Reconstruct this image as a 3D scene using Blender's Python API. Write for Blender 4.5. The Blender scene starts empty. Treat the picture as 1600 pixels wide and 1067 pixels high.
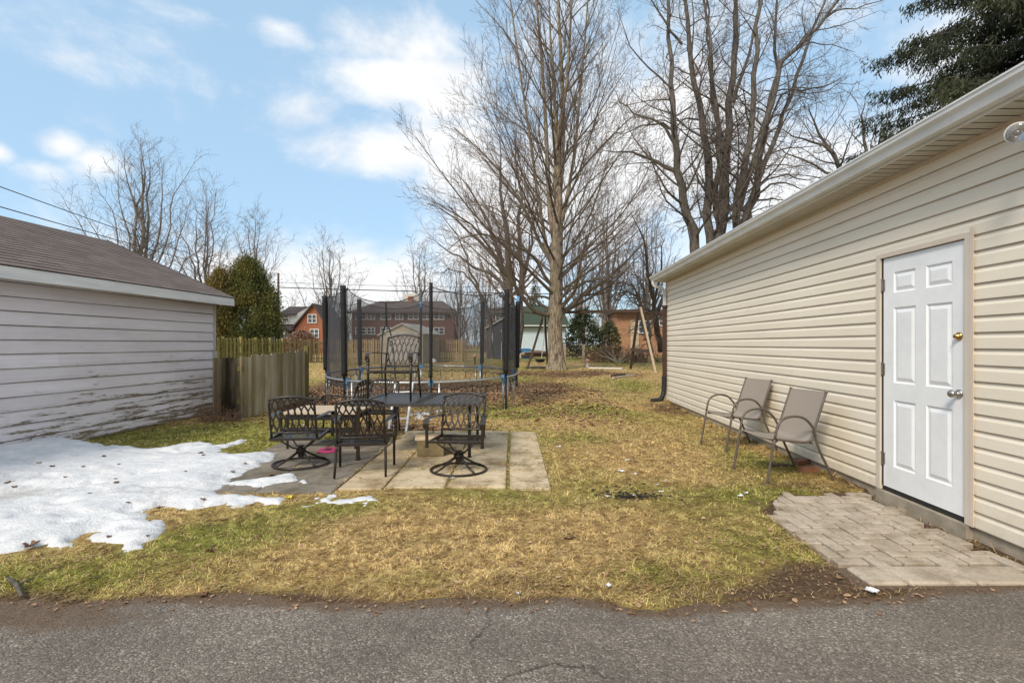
import bpy, math, random
import numpy as np
from mathutils import Vector, Matrix
SC = bpy.context.scene
COL = SC.collection
PI = math.pi
CAMZ, HY, F = 1.40, 538.0, 800.0
R = random.Random(7)
NR = np.random.RandomState(11)

# ---------------------------------------------------------------- helpers
def smooth01(t):
    t = np.clip(t, 0, 1)
    return t*t*(3-2*t)
def gz(y):
    """height of the lawn (a very gentle rise towards the back)"""
    return np.interp(y, [-50, 10, 12, 24, 40, 400], [0, 0, .05, .2, .25, .25])
def _h(ix, iy, seed):
    n = (ix*374761393 + iy*668265263 + seed*1442695041) & 0xffffffff
    n = ((n ^ (n >> 13))*1274126177) & 0xffffffff
    return ((n ^ (n >> 16)) & 0xffff)/65535.0
def vnoise(x, y, seed=0):
    x = np.asarray(x, float); y = np.asarray(y, float)
    ix = np.floor(x).astype(np.int64); iy = np.floor(y).astype(np.int64)
    fx = x-ix; fy = y-iy
    fx = fx*fx*(3-2*fx); fy = fy*fy*(3-2*fy)
    a = _h(ix, iy, seed); b = _h(ix+1, iy, seed); c = _h(ix, iy+1, seed); d = _h(ix+1, iy+1, seed)
    return (a*(1-fx)+b*fx)*(1-fy)+(c*(1-fx)+d*fx)*fy
def fbm(x, y, seed=0, o=4):
    s = 0; a = .5; t = 0
    for i in range(o):
        s = s+a*vnoise(x*2**i, y*2**i, seed+i*17); t += a; a *= .5
    return s/t
def W(px, py, d):
    return Vector(((px-800)*d/F, d, CAMZ-(py-HY)*d/F))
def G(px, py):
    z = 0.0
    for _ in range(12):
        d = (CAMZ-z)*F/(py-HY); z = float(gz(d))
    return ((px-800)*d/F, d)

class MB:
    def __init__(s): s.v = []; s.f = []; s.r = []; s.mi = []; s.cur = .5; s.m = 0
    def add(s, vs, fs, r=None):
        o = len(s.v); s.v += [tuple(v) for v in vs]
        s.f += [tuple(i+o for i in f) for f in fs]
        s.mi += [s.m]*len(fs)
        s.r += [s.cur if r is None else r]*len(vs)
    def box(s, x0, x1, y0, y1, z0, z1, r=None, M=None):
        vs = [(x0,y0,z0),(x1,y0,z0),(x1,y1,z0),(x0,y1,z0),(x0,y0,z1),(x1,y0,z1),(x1,y1,z1),(x0,y1,z1)]
        if M is not None: vs = [M @ Vector(v) for v in vs]
        s.add(vs, [(0,3,2,1),(4,5,6,7),(0,1,5,4),(1,2,6,5),(2,3,7,6),(3,0,4,7)], r)
    def bbox(s, x0, x1, y0, y1, z0, z1, b=.004, r=None, M=None):
        """box with chamfered vertical edges and top"""
        ring = [(x0+b,y0),(x1-b,y0),(x1,y0+b),(x1,y1-b),(x1-b,y1),(x0+b,y1),(x0,y1-b),(x0,y0+b)]
        cx, cy = (x0+x1)/2, (y0+y1)/2
        def ins(p): return (p[0]+(b if p[0]<cx else -b), p[1]+(b if p[1]<cy else -b))
        vs = [(p[0],p[1],z0) for p in ring]+[(p[0],p[1],z1-b) for p in ring]+[(*ins(p),z1) for p in ring]
        if M is not None: vs = [M @ Vector(v) for v in vs]
        fs = [tuple(range(7,-1,-1)), tuple(range(16,24))]
        for k in (0, 8):
            for i in range(8): fs.append((k+i, k+(i+1)%8, k+8+(i+1)%8, k+8+i))
        s.add(vs, fs, r)
    def tube(s, pts, rad, n=8, cap=True, r=None, flat=1.0):
        pts = [Vector(p) for p in pts]; m = len(pts)
        if not hasattr(rad, '__len__'): rad = [rad]*m
        vs = []; up = None
        for i, p in enumerate(pts):
            t = (pts[min(i+1, m-1)]-pts[max(i-1, 0)]).normalized()
            if up is None:
                a = Vector((0,0,1)) if abs(t.z) < .9 else Vector((1,0,0))
                up = (a-t*a.dot(t)).normalized()
            else:
                up = (up-t*up.dot(t)).normalized()
            q = t.cross(up)
            for k in range(n):
                an = 2*PI*(k+.5)/n
                vs.append(p+up*math.cos(an)*rad[i]*flat+q*math.sin(an)*rad[i])
        fs = []
        for i in range(m-1):
            for k in range(n):
                a = i*n+k; b = i*n+(k+1)%n
                fs.append((a, b, b+n, a+n))
        if cap: fs.append(tuple(range(n-1, -1, -1))); fs.append(tuple((m-1)*n+k for k in range(n)))
        s.add(vs, fs, r)
    def bar(s, p, q, w, h=None, r=None, up=(0,0,1)):
        """square-section bar from p to q; w across, h along up"""
        p = Vector(p); q = Vector(q); h = w if h is None else h
        t = (q-p).normalized(); u = Vector(up)
        if abs(t.dot(u)) > .95: u = Vector((0,1,0))
        u = (u-t*u.dot(t)).normalized(); c = t.cross(u)
        vs = [b+c*sx*w/2+u*sz*h/2 for b in (p, q) for sx, sz in ((-1,-1),(1,-1),(1,1),(-1,1))]
        s.add(vs, [(0,1,2,3),(7,6,5,4),(0,4,5,1),(1,5,6,2),(2,6,7,3),(3,7,4,0)], r)
    def lathe(s, prof, c=(0,0,0), n=16, M=None, r=None):
        vs = []; m = len(prof)
        for (rr, z) in prof:
            for k in range(n):
                a = 2*PI*k/n; vs.append(Vector((c[0]+rr*math.cos(a), c[1]+rr*math.sin(a), c[2]+z)))
        if M is not None: vs = [M @ v for v in vs]
        fs = []
        for i in range(m-1):
            for k in range(n):
                a = i*n+k; b = i*n+(k+1)%n; fs.append((a, b, b+n, a+n))
        fs.append(tuple(range(n-1,-1,-1))); fs.append(tuple((m-1)*n+k for k in range(n)))
        s.add(vs, fs, r)
    def strip(s, prof, y0, y1, r=None, axis='y'):
        """profile (x,z) list extruded along y"""
        n = len(prof)
        vs = [(x, y0, z) for x, z in prof]+[(x, y1, z) for x, z in prof]
        s.add(vs, [(i, i+1, n+i+1, n+i) for i in range(n-1)], r)
    def build(s, name, mat, parent=None, smooth=False, loc=None):
        me = bpy.data.meshes.new(name); me.from_pydata(s.v, [], s.f); me.update()
        mats = mat if isinstance(mat, (list, tuple)) else [mat]
        for m in mats: me.materials.append(m)
        if len(mats) > 1: me.polygons.foreach_set('material_index', s.mi)
        a = me.attributes.new('rnd', 'FLOAT', 'POINT'); a.data.foreach_set('value', s.r)
        if smooth: me.polygons.foreach_set('use_smooth', [True]*len(me.polygons))
        return link(name, me, parent, loc)
def link(name, me, parent=None, loc=None):
    o = bpy.data.objects.new(name, me); COL.objects.link(o)
    if parent is not None: o.parent = parent
    if loc is not None: o.location = loc
    return o
def npmesh(name, v, f, mat, parent=None, smooth=False, attrs=None, loc=None):
    """v (N,3), f (M,k) arrays"""
    me = bpy.data.meshes.new(name)
    v = np.asarray(v, np.float32); f = np.asarray(f, np.int32); k = f.shape[1]
    me.vertices.add(len(v)); me.vertices.foreach_set('co', v.ravel())
    me.loops.add(f.size); me.loops.foreach_set('vertex_index', f.ravel())
    me.polygons.add(len(f)); me.polygons.foreach_set('loop_start', np.arange(0, f.size, k, dtype=np.int32))
    me.polygons.foreach_set('loop_total', np.full(len(f), k, np.int32))
    if smooth: me.polygons.foreach_set('use_smooth', np.ones(len(f), bool))
    me.update(calc_edges=True)
    for nm, val in (attrs or {}).items():
        a = me.attributes.new(nm, 'FLOAT', 'POINT'); a.data.foreach_set('value', np.asarray(val, np.float32))
    me.materials.append(mat)
    return link(name, me, parent, loc)
def empty(name, loc=(0,0,0), rz=0, label=None, cat=None, group=None):
    o = bpy.data.objects.new(name, None); COL.objects.link(o); o.empty_display_size = .2
    o.location = loc; o.rotation_euler = (0, 0, rz)
    if label: o['label'] = label
    if cat: o['category'] = cat
    if group: o['group'] = group
    return o
def tag(o, label, cat, group=None):
    o['label'] = label; o['category'] = cat
    if group: o['group'] = group
    return o
def kind(o, k): o['kind'] = k; return o
def copy_tree(o, parent=None):
    c = o.copy(); COL.objects.link(c)
    if parent is not None: c.parent = parent
    for ch in list(o.children): copy_tree(ch, c)
    return c

# ---------------------------------------------------------------- materials
class NT:
    def __init__(s, name):
        s.m = bpy.data.materials.new(name); s.m.use_nodes = True; s.t = s.m.node_tree
        s.b = s.t.nodes['Principled BSDF']; s.L = s.t.links.new
    def n(s, typ, **k):
        o = s.t.nodes.new(typ)
        for a, v in k.items():
            if a in ('inp',):
                for key, val in v.items(): o.inputs[key].default_value = val
            else: setattr(o, a, v)
        return o
    def coord(s, scale=(1,1,1), kind_='Object'):
        c = s.n('ShaderNodeTexCoord'); mp = s.n('ShaderNodeMapping'); mp.inputs['Scale'].default_value = scale
        s.L(c.outputs[kind_], mp.inputs['Vector']); return mp.outputs[0]
    def noise(s, vec, scale, detail=4, rough=.55, dist=0):
        o = s.n('ShaderNodeTexNoise'); o.inputs['Scale'].default_value = scale; o.inputs['Detail'].default_value = detail
        o.inputs['Roughness'].default_value = rough; o.inputs['Distortion'].default_value = dist
        s.L(vec, o.inputs['Vector']); return o.outputs['Fac']
    def ramp(s, fac, stops, interp='LINEAR'):
        o = s.n('ShaderNodeValToRGB'); e = o.color_ramp.elements; o.color_ramp.interpolation = interp
        while len(e) < len(stops): e.new(.5)
        for i, (p, c) in enumerate(stops):
            e[i].position = p; e[i].color = (*c, 1) if hasattr(c, '__len__') else (c, c, c, 1)
        s.L(fac, o.inputs[0]); return o.outputs[0]
    def mix(s, fac, a, b, typ='MIX'):
        o = s.n('ShaderNodeMix', data_type='RGBA', blend_type=typ)
        for i, v in ((0, fac), (6, a), (7, b)):
            if isinstance(v, bpy.types.NodeSocket): s.L(v, o.inputs[i])
            elif hasattr(v, '__len__'): o.inputs[i].default_value = (*v, 1)
            else: o.inputs[i].default_value = v if i == 0 else (v, v, v, 1)
        return o.outputs[2]
    def math(s, op, a, b=0., c=None):
        o = s.n('ShaderNodeMath', operation=op)
        for i, v in enumerate((a, b, c)):
            if v is None: continue
            if isinstance(v, bpy.types.NodeSocket): s.L(v, o.inputs[i])
            else: o.inputs[i].default_value = v
        return o.outputs[0]
    def attr(s, name):
        o = s.n('ShaderNodeAttribute', attribute_name=name); return o.outputs['Fac']
    def bump(s, h, strength=.5, dist=.01):
        o = s.n('ShaderNodeBump'); o.inputs['Strength'].default_value = strength; o.inputs['Distance'].default_value = dist
        s.L(h, o.inputs['Height']); s.L(o.outputs[0], s.b.inputs['Normal']); return o
    def col(s, c):
        if isinstance(c, bpy.types.NodeSocket): s.L(c, s.b.inputs['Base Color'])
        else: s.b.inputs['Base Color'].default_value = (*c, 1)
    def set(s, rough=.7, metal=0, spec=.5):
        s.b.inputs['Roughness'].default_value = rough; s.b.inputs['Metallic'].default_value = metal
        s.b.inputs['Specular IOR Level'].default_value = spec
def simple(name, c1, c2=None, scale=8, rough=.7, metal=0, bump=0, bscale=60, bdist=.003, stretch=(1,1,1), rnd=0, spec=.4):
    """two-tone noise-mottled material; rnd: strength of the per-piece brightness variation"""
    t = NT(name); v = t.coord(stretch)
    c2 = c2 or tuple(x*.75 for x in c1)
    n = t.noise(v, scale, 5, .6)
    col = t.ramp(n, [(.3, c2), (.7, c1)])
    if rnd:
        f = t.math('MULTIPLY_ADD', t.attr('rnd'), 2*rnd, 1-rnd)
        cc = t.n('ShaderNodeCombineColor'); 
        for i in range(3): t.L(f, cc.inputs[i])
        col = t.mix(1.0, col, cc.outputs[0], 'MULTIPLY')
    t.col(col); t.set(rough, metal, spec)
    if bump: t.bump(t.noise(v, bscale, 4, .6), bump, bdist)
    return t.m
M = {}
M['darkmetal'] = simple('powder_coated_metal', (.042,.032,.026), (.022,.017,.014), 14, .38, .35, .25, 220, .001, spec=.5)
M['tablemetal'] = simple('grey_table_metal', (.10,.095,.095), (.065,.06,.06), 14, .33, .5, .2, 200, .001)
M['slingmetal'] = simple('brown_tube_metal', (.145,.115,.095), (.10,.08,.066), 9, .42, .2)
M['galv'] = simple('galvanised_steel', (.52,.54,.55), (.36,.37,.38), 20, .38, .8)
M['black'] = simple('black_foam', (.014,.014,.016), (.008,.008,.009), 12, .75, 0, .6, 60, .006)
M['blue'] = simple('blue_plastic', (.11,.30,.55), (.07,.22,.45), 10, .5)
M['white'] = simple('white_paint', (.72,.73,.74), (.62,.63,.64), 5, .45)
M['whitemetal'] = simple('white_aluminium', (.74,.74,.72), (.60,.60,.57), 3, .4)
M['beige'] = simple('beige_trim', (.66,.57,.47), (.60,.51,.42), 3, .5)
M['soffit'] = simple('soffit_vinyl', (.56,.53,.47), (.46,.43,.37), 3, .6)
M['brownpipe'] = simple('brown_pipe', (.07,.035,.025), (.045,.022,.017), 8, .45)
M['blackpipe'] = simple('black_pipe', (.02,.024,.026), (.012,.014,.015), 12, .5)
M['brass'] = simple('brass', (.55,.35,.12), (.45,.27,.08), 8, .25, 1)
M['nickel'] = simple('nickel', (.55,.50,.44), (.45,.41,.36), 8, .25, 1)
M['steel'] = simple('hinge_steel', (.35,.34,.32), (.25,.24,.22), 12, .35, .9)
M['gap'] = simple('dark_gap', (.03,.028,.026), (.02,.018,.016), 12, .9)
M['concrete'] = simple('foundation_concrete', (.42,.36,.28), (.25,.21,.155), 6, .9, 0, .6, 60, .004)
M['block'] = simple('concrete_block', (.24,.19,.10), (.15,.115,.055), 8, .95, 0, .8, 120, .004)
M['redbrick'] = simple('loose_brick', (.30,.14,.08), (.20,.09,.055), 14, .9, 0, .6, 90, .003)
M['pink'] = simple('pink_plastic', (.48,.05,.16), (.38,.035,.12), 9, .45)
M['paper'] = simple('paper', (.78,.78,.80), (.66,.66,.68), 20, .8)
M['yellow'] = simple('yellow_leaf', (.75,.62,.08), (.60,.48,.06), 30, .7)
M['deadleaf'] = simple('brown_leaf', (.20,.10,.055), (.11,.055,.03), 25, .8)
M['wood'] = simple('pale_wood', (.50,.40,.28), (.33,.26,.18), 6, .8, stretch=(6,6,1), rnd=.2)
M['darkwood'] = simple('dark_wood', (.10,.065,.045), (.055,.036,.026), 6, .85, stretch=(6,6,1), rnd=.2)
M['tan'] = simple('weathered_tabletop', (.50,.40,.29), (.40,.32,.23), 5, .75)
M['chord'] = simple('power_cable', (.02,.02,.02), (.015,.015,.015), 5, .7)
M['rope'] = simple('rope', (.5,.5,.48), (.4,.4,.38), 20, .9)
M['tyre'] = simple('rubber', (.03,.026,.025), (.02,.018,.018), 8, .8)
M['pool'] = simple('blue_tarp', (.03,.18,.35), (.02,.13,.26), 4, .5)
M['ball'] = simple('faded_ball', (.62,.36,.28), (.5,.28,.22), 6, .6)
M['greyshed'] = simple('dark_grey_cladding', (.09,.10,.115), (.07,.08,.09), 4, .7)
M['shed'] = simple('tan_cladding', (.50,.45,.34), (.44,.39,.30), 3, .7)
M['shedroof'] = simple('tan_roof', (.55,.53,.48), (.45,.43,.39), 4, .7)
M['shedwall'] = simple('pale_blue_cladding', (.50,.60,.64), (.42,.52,.56), 3, .7)
M['greenroof'] = simple('green_shingles', (.045,.065,.04), (.03,.045,.028), 5, .9)
M['lapline'] = simple('siding_lap_shadow', (.45,.37,.28), (.34,.27,.20), 6, .9)  # colour of the strips that paint the shadow line under each course
M['glass'] = simple('window_glass', (.05,.06,.07), (.03,.035,.045), 2, .1, 0, spec=.8)
M['pole'] = simple('utility_pole_wood', (.17,.12,.08), (.11,.08,.055), 5, .9)
M['sootroof'] = simple('brown_shingles', (.115,.085,.075), (.08,.06,.053), 3, .9)
M['iron'] = simple('iron_fence', (.02,.02,.02), (.015,.015,.015), 5, .6)

def bark(name, a, b, sc=9, st=(1,1,.22)):
    t = NT(name); v = t.coord(st)
    n = t.noise(v, sc, 7, .65, .6)
    n2 = t.noise(t.coord(), 1.3, 3)
    c = t.ramp(n, [(.36, b), (.6, a)])
    c = t.mix(t.ramp(n2, [(.5, 0.), (.8, .45)]), c, (a[0]*.7, a[1]*.85, a[2]*.5))
    t.col(c); t.set(.9, 0, .2); t.bump(n, .9, .04); return t.m
M['maplebark'] = bark('maple_bark', (.34,.275,.20), (.06,.045,.035), 15)
M['maplebranch'] = bark('maple_branch_bark', (.17,.14,.11), (.09,.073,.056))
M['mapletwig'] = bark('maple_twig', (.19,.145,.12), (.115,.088,.072))
M['greybark'] = bark('grey_bark', (.155,.135,.12), (.055,.047,.042))
M['greytwig'] = bark('grey_twig', (.17,.14,.125), (.11,.09,.08))
M['reddish'] = bark('reddish_twig', (.30,.19,.14), (.19,.12,.09))
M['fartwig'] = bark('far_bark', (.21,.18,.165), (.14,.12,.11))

def foliage(name, a, b, c3):
    t = NT(name); r = t.attr('rnd')
    n = t.noise(t.coord(), .9, 4, .6)
    c = t.ramp(t.math('MULTIPLY_ADD', n, .7, t.math('MULTIPLY', r, .35)), [(.3, a), (.5, b), (.72, c3)])
    t.col(c); t.set(.65, 0, .3)
    return t.m
M['cedar'] = foliage('cedar_foliage', (.03,.045,.012), (.075,.095,.025), (.21,.18,.05))
M['cedarbrown'] = foliage('bronzed_cedar_foliage', (.07,.07,.02), (.18,.14,.045), (.28,.20,.07))
M['spruce'] = foliage('spruce_needles', (.010,.015,.007), (.022,.031,.012), (.06,.062,.022))
M['evergreen'] = foliage('evergreen_foliage', (.02,.03,.012), (.045,.06,.02), (.10,.11,.05))
M['litter'] = foliage('leaf_litter', (.13,.065,.035), (.28,.155,.08), (.46,.30,.18))

# lawn: straw, green, dirt and leaf-brown areas come from attributes made with the lawn mesh
def lawn_mat(name, blades):
    t = NT(name); v = t.coord()
    f = t.noise(v, 24, 8, .82); g2 = t.noise(v, 2.6, 7, .72); h = t.noise(v, 150 if not blades else 60, 3, .8)
    gr, br, di = t.attr('green'), t.attr('brown'), t.attr('dirt')
    k = 1.95 if blades else 1.42
    straw = t.ramp(f, [(.38, (.12*k,.066*k,.028*k)), (.48, (.36*k,.235*k,.085*k)), (.60, (.58*k,.43*k,.20*k))])
    green = t.ramp(f, [(.38, (.085,.06,.022)), (.48, (.145*k,.155*k,.024*k)), (.62, (.28*k,.285*k,.055*k))])
    brown = t.ramp(f, [(.32, (.055,.032,.018)), (.5, (.15,.085,.042)), (.66, (.33,.20,.105))])
    dirt = t.ramp(f, [(.38, (.07,.045,.03)), (.62, (.22,.145,.09))]) if not blades else t.ramp(f, [(.38, (.13,.075,.04)), (.62, (.34,.22,.12))])
    def edge(a, w=.16):
        s_ = t.math('ADD', a, t.math('MULTIPLY_ADD', t.math('ADD', t.math('MULTIPLY', g2, .55), t.math('MULTIPLY', f, .45)), 1.3, -.65))
        mr = t.n('ShaderNodeMapRange', interpolation_type='SMOOTHSTEP'); t.L(s_, mr.inputs[0])
        mr.inputs[1].default_value = .5-w; mr.inputs[2].default_value = .5+w; return mr.outputs[0]
    c = t.mix(edge(gr, .3), straw, green)
    md = t.noise(v, 6.5, 5, .75); c = t.mix(t.ramp(md, [(.32, .75), (.50, 0.)]), c, (.12*k,.072*k,.026*k)); c = t.mix(t.ramp(md, [(.56, 0.), (.72, .45)]), c, (.62*k,.48*k,.20*k))
    c = t.mix(edge(br, .22), c, brown)
    c = t.mix(edge(di, .18), c, dirt)
    if blades:
        r = t.attr('rnd'); c = t.mix(t.ramp(r, [(0, .9), (.30, .6), (.5, 0.), (1, 0.)]), c, (.13,.075,.035)); 
        c = t.mix(t.ramp(r, [(.65, 0.), (1, .7)]), c, (.62,.50,.26))
    else:
        c = t.mix(t.ramp(h, [(.38, .6), (.55, 0.)]), c, (.06,.038,.018))
        t.bump(t.math('ADD', f, t.math('MULTIPLY', h, .6)), .9, .02)
    t.col(c); t.set(.95, 0, .15); return t.m
M['lawn'] = lawn_mat('lawn', False)
M['blades'] = lawn_mat('grass_blades', True)

def asphalt():
    t = NT('asphalt'); v = t.coord()
    vo = t.n('ShaderNodeTexVoronoi', feature='F1'); vo.inputs['Scale'].default_value = 112; t.L(v, vo.inputs['Vector'])
    vs = t.n('ShaderNodeSeparateColor'); t.L(vo.outputs['Color'], vs.inputs[0])
    stone = t.ramp(vs.outputs[0], [(0, (.13,.105,.082)), (.45, (.25,.207,.168)), (.78, (.35,.295,.24)), (.94, (.50,.44,.36)), (1, (.72,.65,.55))])
    vo2 = t.n('ShaderNodeTexVoronoi', feature='F1'); vo2.inputs['Scale'].default_value = 210; t.L(v, vo2.inputs['Vector'])
    vs2 = t.n('ShaderNodeSeparateColor'); t.L(vo2.outputs['Color'], vs2.inputs[0])
    fine = t.ramp(vs2.outputs[1], [(0, (.07,.062,.056)), (.6, (.15,.135,.12)), (1, (.32,.29,.25))])
    c = t.mix(.35, stone, fine)
    c = t.mix(t.ramp(vo.outputs['Distance'], [(.50, 0.), (.80, .5)]), c, (.06,.05,.042))
    big = t.noise(v, .9, 6, .65); c = t.mix(t.ramp(big, [(.38, .5), (.6, 0.)]), c, (.085,.07,.058)); c = t.mix(t.ramp(t.noise(v, 2.3, 7, .7, .5), [(.54, 0.), (.72, .5)]), c, (.24,.20,.16))
    mu = t.n('ShaderNodeTexVoronoi', feature='DISTANCE_TO_EDGE'); mu.inputs['Scale'].default_value = .75; dv = t.n('ShaderNodeVectorMath', operation='ADD'); nn = t.n('ShaderNodeTexNoise'); nn.inputs['Scale'].default_value = 3.; nn.inputs['Detail'].default_value = 6; t.L(v, nn.inputs['Vector']); sc_ = t.n('ShaderNodeVectorMath', operation='SCALE'); sc_.inputs['Scale'].default_value = .5; t.L(nn.outputs['Color'], sc_.inputs[0]); t.L(v, dv.inputs[0]); t.L(sc_.outputs[0], dv.inputs[1]); t.L(dv.outputs[0], mu.inputs['Vector'])
    ck = t.math('MULTIPLY', t.ramp(mu.outputs['Distance'], [(.0, 1.), (.010, 0.)]), t.ramp(t.noise(v, .7, 3), [(.50, 0.), (.58, .8)])); c = t.mix(ck, c, (.03,.025,.02))
    c = t.mix(t.ramp(t.noise(v, 5, 5, .7), [(.58, 0.), (.8, .25)]), c, (.26,.225,.185))
    # dirt and needles spilling off the lawn edge
    e = t.attr('edge'); nz = t.noise(v, 4.5, 6, .7)
    s_ = t.math('ADD', t.math('MULTIPLY', e, 1.0), t.math('MULTIPLY_ADD', nz, 1.1, -.55))
    dirt = t.ramp(t.noise(v, 70, 4, .8), [(.35, (.07,.045,.03)), (.65, (.20,.135,.085))])
    c = t.mix(t.ramp(s_, [(.45, 0.), (.8, .9)]), c, dirt)
    t.col(c); t.set(.85, 0, .3)
    t.bump(t.math('ADD', t.math('MULTIPLY', vo.outputs['Distance'], -1.), t.noise(v, 240, 3, .7)), .8, .006); return t.m
M['asphalt'] = asphalt()

def snow():
    t = NT('snow'); v = t.coord()
    n = t.noise(v, 2.6, 5, .6); f = t.noise(v, 60, 4, .7); m2 = t.noise(v, 11, 5, .7)
    c = t.ramp(n, [(.3, (.58,.59,.61)), (.6, (.71,.71,.72))])
    dm = t.math('ADD', t.attr('rnd'), t.math('MULTIPLY_ADD', m2, 1.2, -.6))
    c = t.mix(t.ramp(dm, [(.45, 0.), (.95, .55)]), c, (.30,.27,.235))
    c = t.mix(t.ramp(f, [(.60, 0.), (.74, .55)]), c, (.36,.33,.30))
    c = t.mix(t.ramp(m2, [(.45, 0.), (.70, .5)]), c, (.46,.46,.47))
    t.col(c); t.set(.75, 0, .3)
    t.b.inputs['Subsurface Weight'].default_value = .15; t.b.inputs['Subsurface Radius'].default_value = (.02,.025,.03)
    t.bump(t.math('ADD', m2, t.math('MULTIPLY', f, .35)), .75, .03); return t.m
M['snow'] = snow()

def slabmat(name, a, b, stain, sc=3.0, dk=.4):
    t = NT(name); v = t.coord()
    n = t.noise(v, sc, 6, .65); g = t.noise(v, 90, 3, .7); s2 = t.noise(v, sc*.9, 9, .8, .1)
    f = t.math('MULTIPLY_ADD', t.attr('rnd'), .5 if sc < 4 else .28, t.math('MULTIPLY', n, .75))
    c = t.ramp(f, [(.3, b), (.75, a)])
    c = t.mix(t.ramp(g, [(.45, dk*.6), (.6, 0.)]), c, tuple(x*.55 for x in b))
    c = t.mix(t.ramp(s2, [(.46, 0.), (.60, .8)]), c, stain)
    t.col(c); t.set(.9, 0, .25); t.bump(t.math('ADD', g, s2), .5, .005); return t.m
M['slab'] = slabmat('patio_concrete', (.64,.525,.36), (.40,.31,.19), (.22,.15,.07))
M['slabdark'] = slabmat('dark_patio_concrete', (.27,.235,.19), (.17,.145,.115), (.09,.075,.05))
M['paver'] = slabmat('paver_concrete', (.54,.46,.37), (.40,.335,.26), (.26,.205,.145), 5)

def vinyl():
    t = NT('beige_vinyl_siding'); v = t.coord((1,.3,1))
    n = t.noise(v, 2.5, 4, .6); f = t.noise(t.coord((8,1,30)), 6, 4, .6)
    c = t.ramp(n, [(.3, (.77,.69,.56)), (.7, (.83,.75,.62))])
    c = t.mix(t.ramp(f, [(.5, 0.), (.9, .35)]), c, (.55,.46,.35))
    sx = t.n('ShaderNodeSeparateXYZ'); tc = t.n('ShaderNodeTexCoord'); t.L(tc.outputs['Object'], sx.inputs[0])
    # splash-back dirt on the lowest courses
    low = t.math('SUBTRACT', .42, sx.outputs[2]); s_ = t.math('ADD', low, t.math('MULTIPLY_ADD', t.noise(t.coord((1,1,1)), 6, 6, .75), .8, -.45))
    c = t.mix(t.ramp(s_, [(.12, 0.), (.5, .4)]), c, (.28,.23,.17))
    t.col(c); t.set(.5, 0, .35); t.bump(f, .12, .004); return t.m
M['vinyl'] = vinyl()

def peeling():
    t = NT('peeling_lilac_paint'); v = t.coord((1,.45,1))
    sx = t.n('ShaderNodeSeparateXYZ'); tc = t.n('ShaderNodeTexCoord'); t.L(tc.outputs['Object'], sx.inputs[0])
    n = t.noise(t.coord((1,.5,1)), 2.2, 6, .65); st = t.noise(t.coord((1,.12,3)), 9, 5, .65)
    c = t.ramp(t.math('ADD', t.math('MULTIPLY', n, .6), t.math('MULTIPLY', st, .4)), [(.32, (.66,.60,.615)), (.62, (.84,.785,.80))])
    # patchy darker tone below the eaves, worn boards low down
    eave_tone = t.math('ADD', t.math('SUBTRACT', sx.outputs[2], 2.05), t.math('MULTIPLY_ADD', n, 1.2, -.3))
    c = t.mix(t.ramp(eave_tone, [(.0, 0.), (.6, .5)]), c, (.30,.265,.28))
    rn = t.attr('rnd'); c = t.mix(t.math('MULTIPLY', rn, .22), c, (.42,.37,.37))
    # peeling: more towards the bottom and towards the lower edge of each board
    h = t.math('MULTIPLY_ADD', sx.outputs[2], -.24, .44)
    lap = t.math('MULTIPLY', t.attr('lap'), .11)
    near = t.math('MULTIPLY', t.math('SUBTRACT', sx.outputs[1], 5.), .022)
    p = t.math('ADD', t.math('ADD', t.math('ADD', h, lap), near), t.math('MULTIPLY_ADD', t.noise(t.coord((1,.17,2.0)), 7.5, 9, .80, .15), 1.9, -.98))
    mask = t.ramp(p, [(.50, 0.), (.53, 1.)])
    wood = t.ramp(t.noise(t.coord((1,.2,4)), 22, 5, .7), [(.3, (.11,.08,.05)), (.55, (.25,.20,.13)), (.75, (.34,.30,.23))])
    moss = t.noise(t.coord(), 3.4, 4); wood = t.mix(t.ramp(moss, [(.50, 0.), (.66, .4)]), wood, (.22,.20,.08))
    c = t.mix(mask, c, wood); t.col(c); t.set(.75, 0, .25)
    t.bump(t.math('ADD', t.math('MULTIPLY', mask, -1.), t.math('MULTIPLY', st, .4)), .5, .006); return t.m
M['peeling'] = peeling()

def shingle(name, a, b):
    t = NT(name); br = t.n('ShaderNodeTexBrick'); v = t.n('ShaderNodeUVMap'); t.L(v.outputs[0], br.inputs[0])
    br.inputs['Scale'].default_value = 1; br.inputs['Brick Width'].default_value = .3; br.inputs['Row Height'].default_value = .135
    br.inputs['Mortar Size'].default_value = .003; br.inputs['Color1'].default_value = (*a, 1); br.inputs['Color2'].default_value = (*b, 1)
    br.inputs['Mortar'].default_value = (.02,.016,.014, 1); br.offset = .37
    n = t.noise(t.coord(), 1.1, 5, .6); c = t.mix(t.ramp(n, [(.3, .45), (.7, 0.)]), br.outputs[0], tuple(x*.62 for x in a))
    g = t.noise(t.coord(), 130, 3, .8); c = t.mix(t.ramp(g, [(.5, 0.), (.75, .35)]), c, (.28,.24,.22))
    t.col(c); t.set(.95, 0, .2); t.bump(g, .6, .006); return t.m
M['shingle'] = shingle('brown_asphalt_shingles', (.225,.18,.16), (.15,.12,.105))

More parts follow.
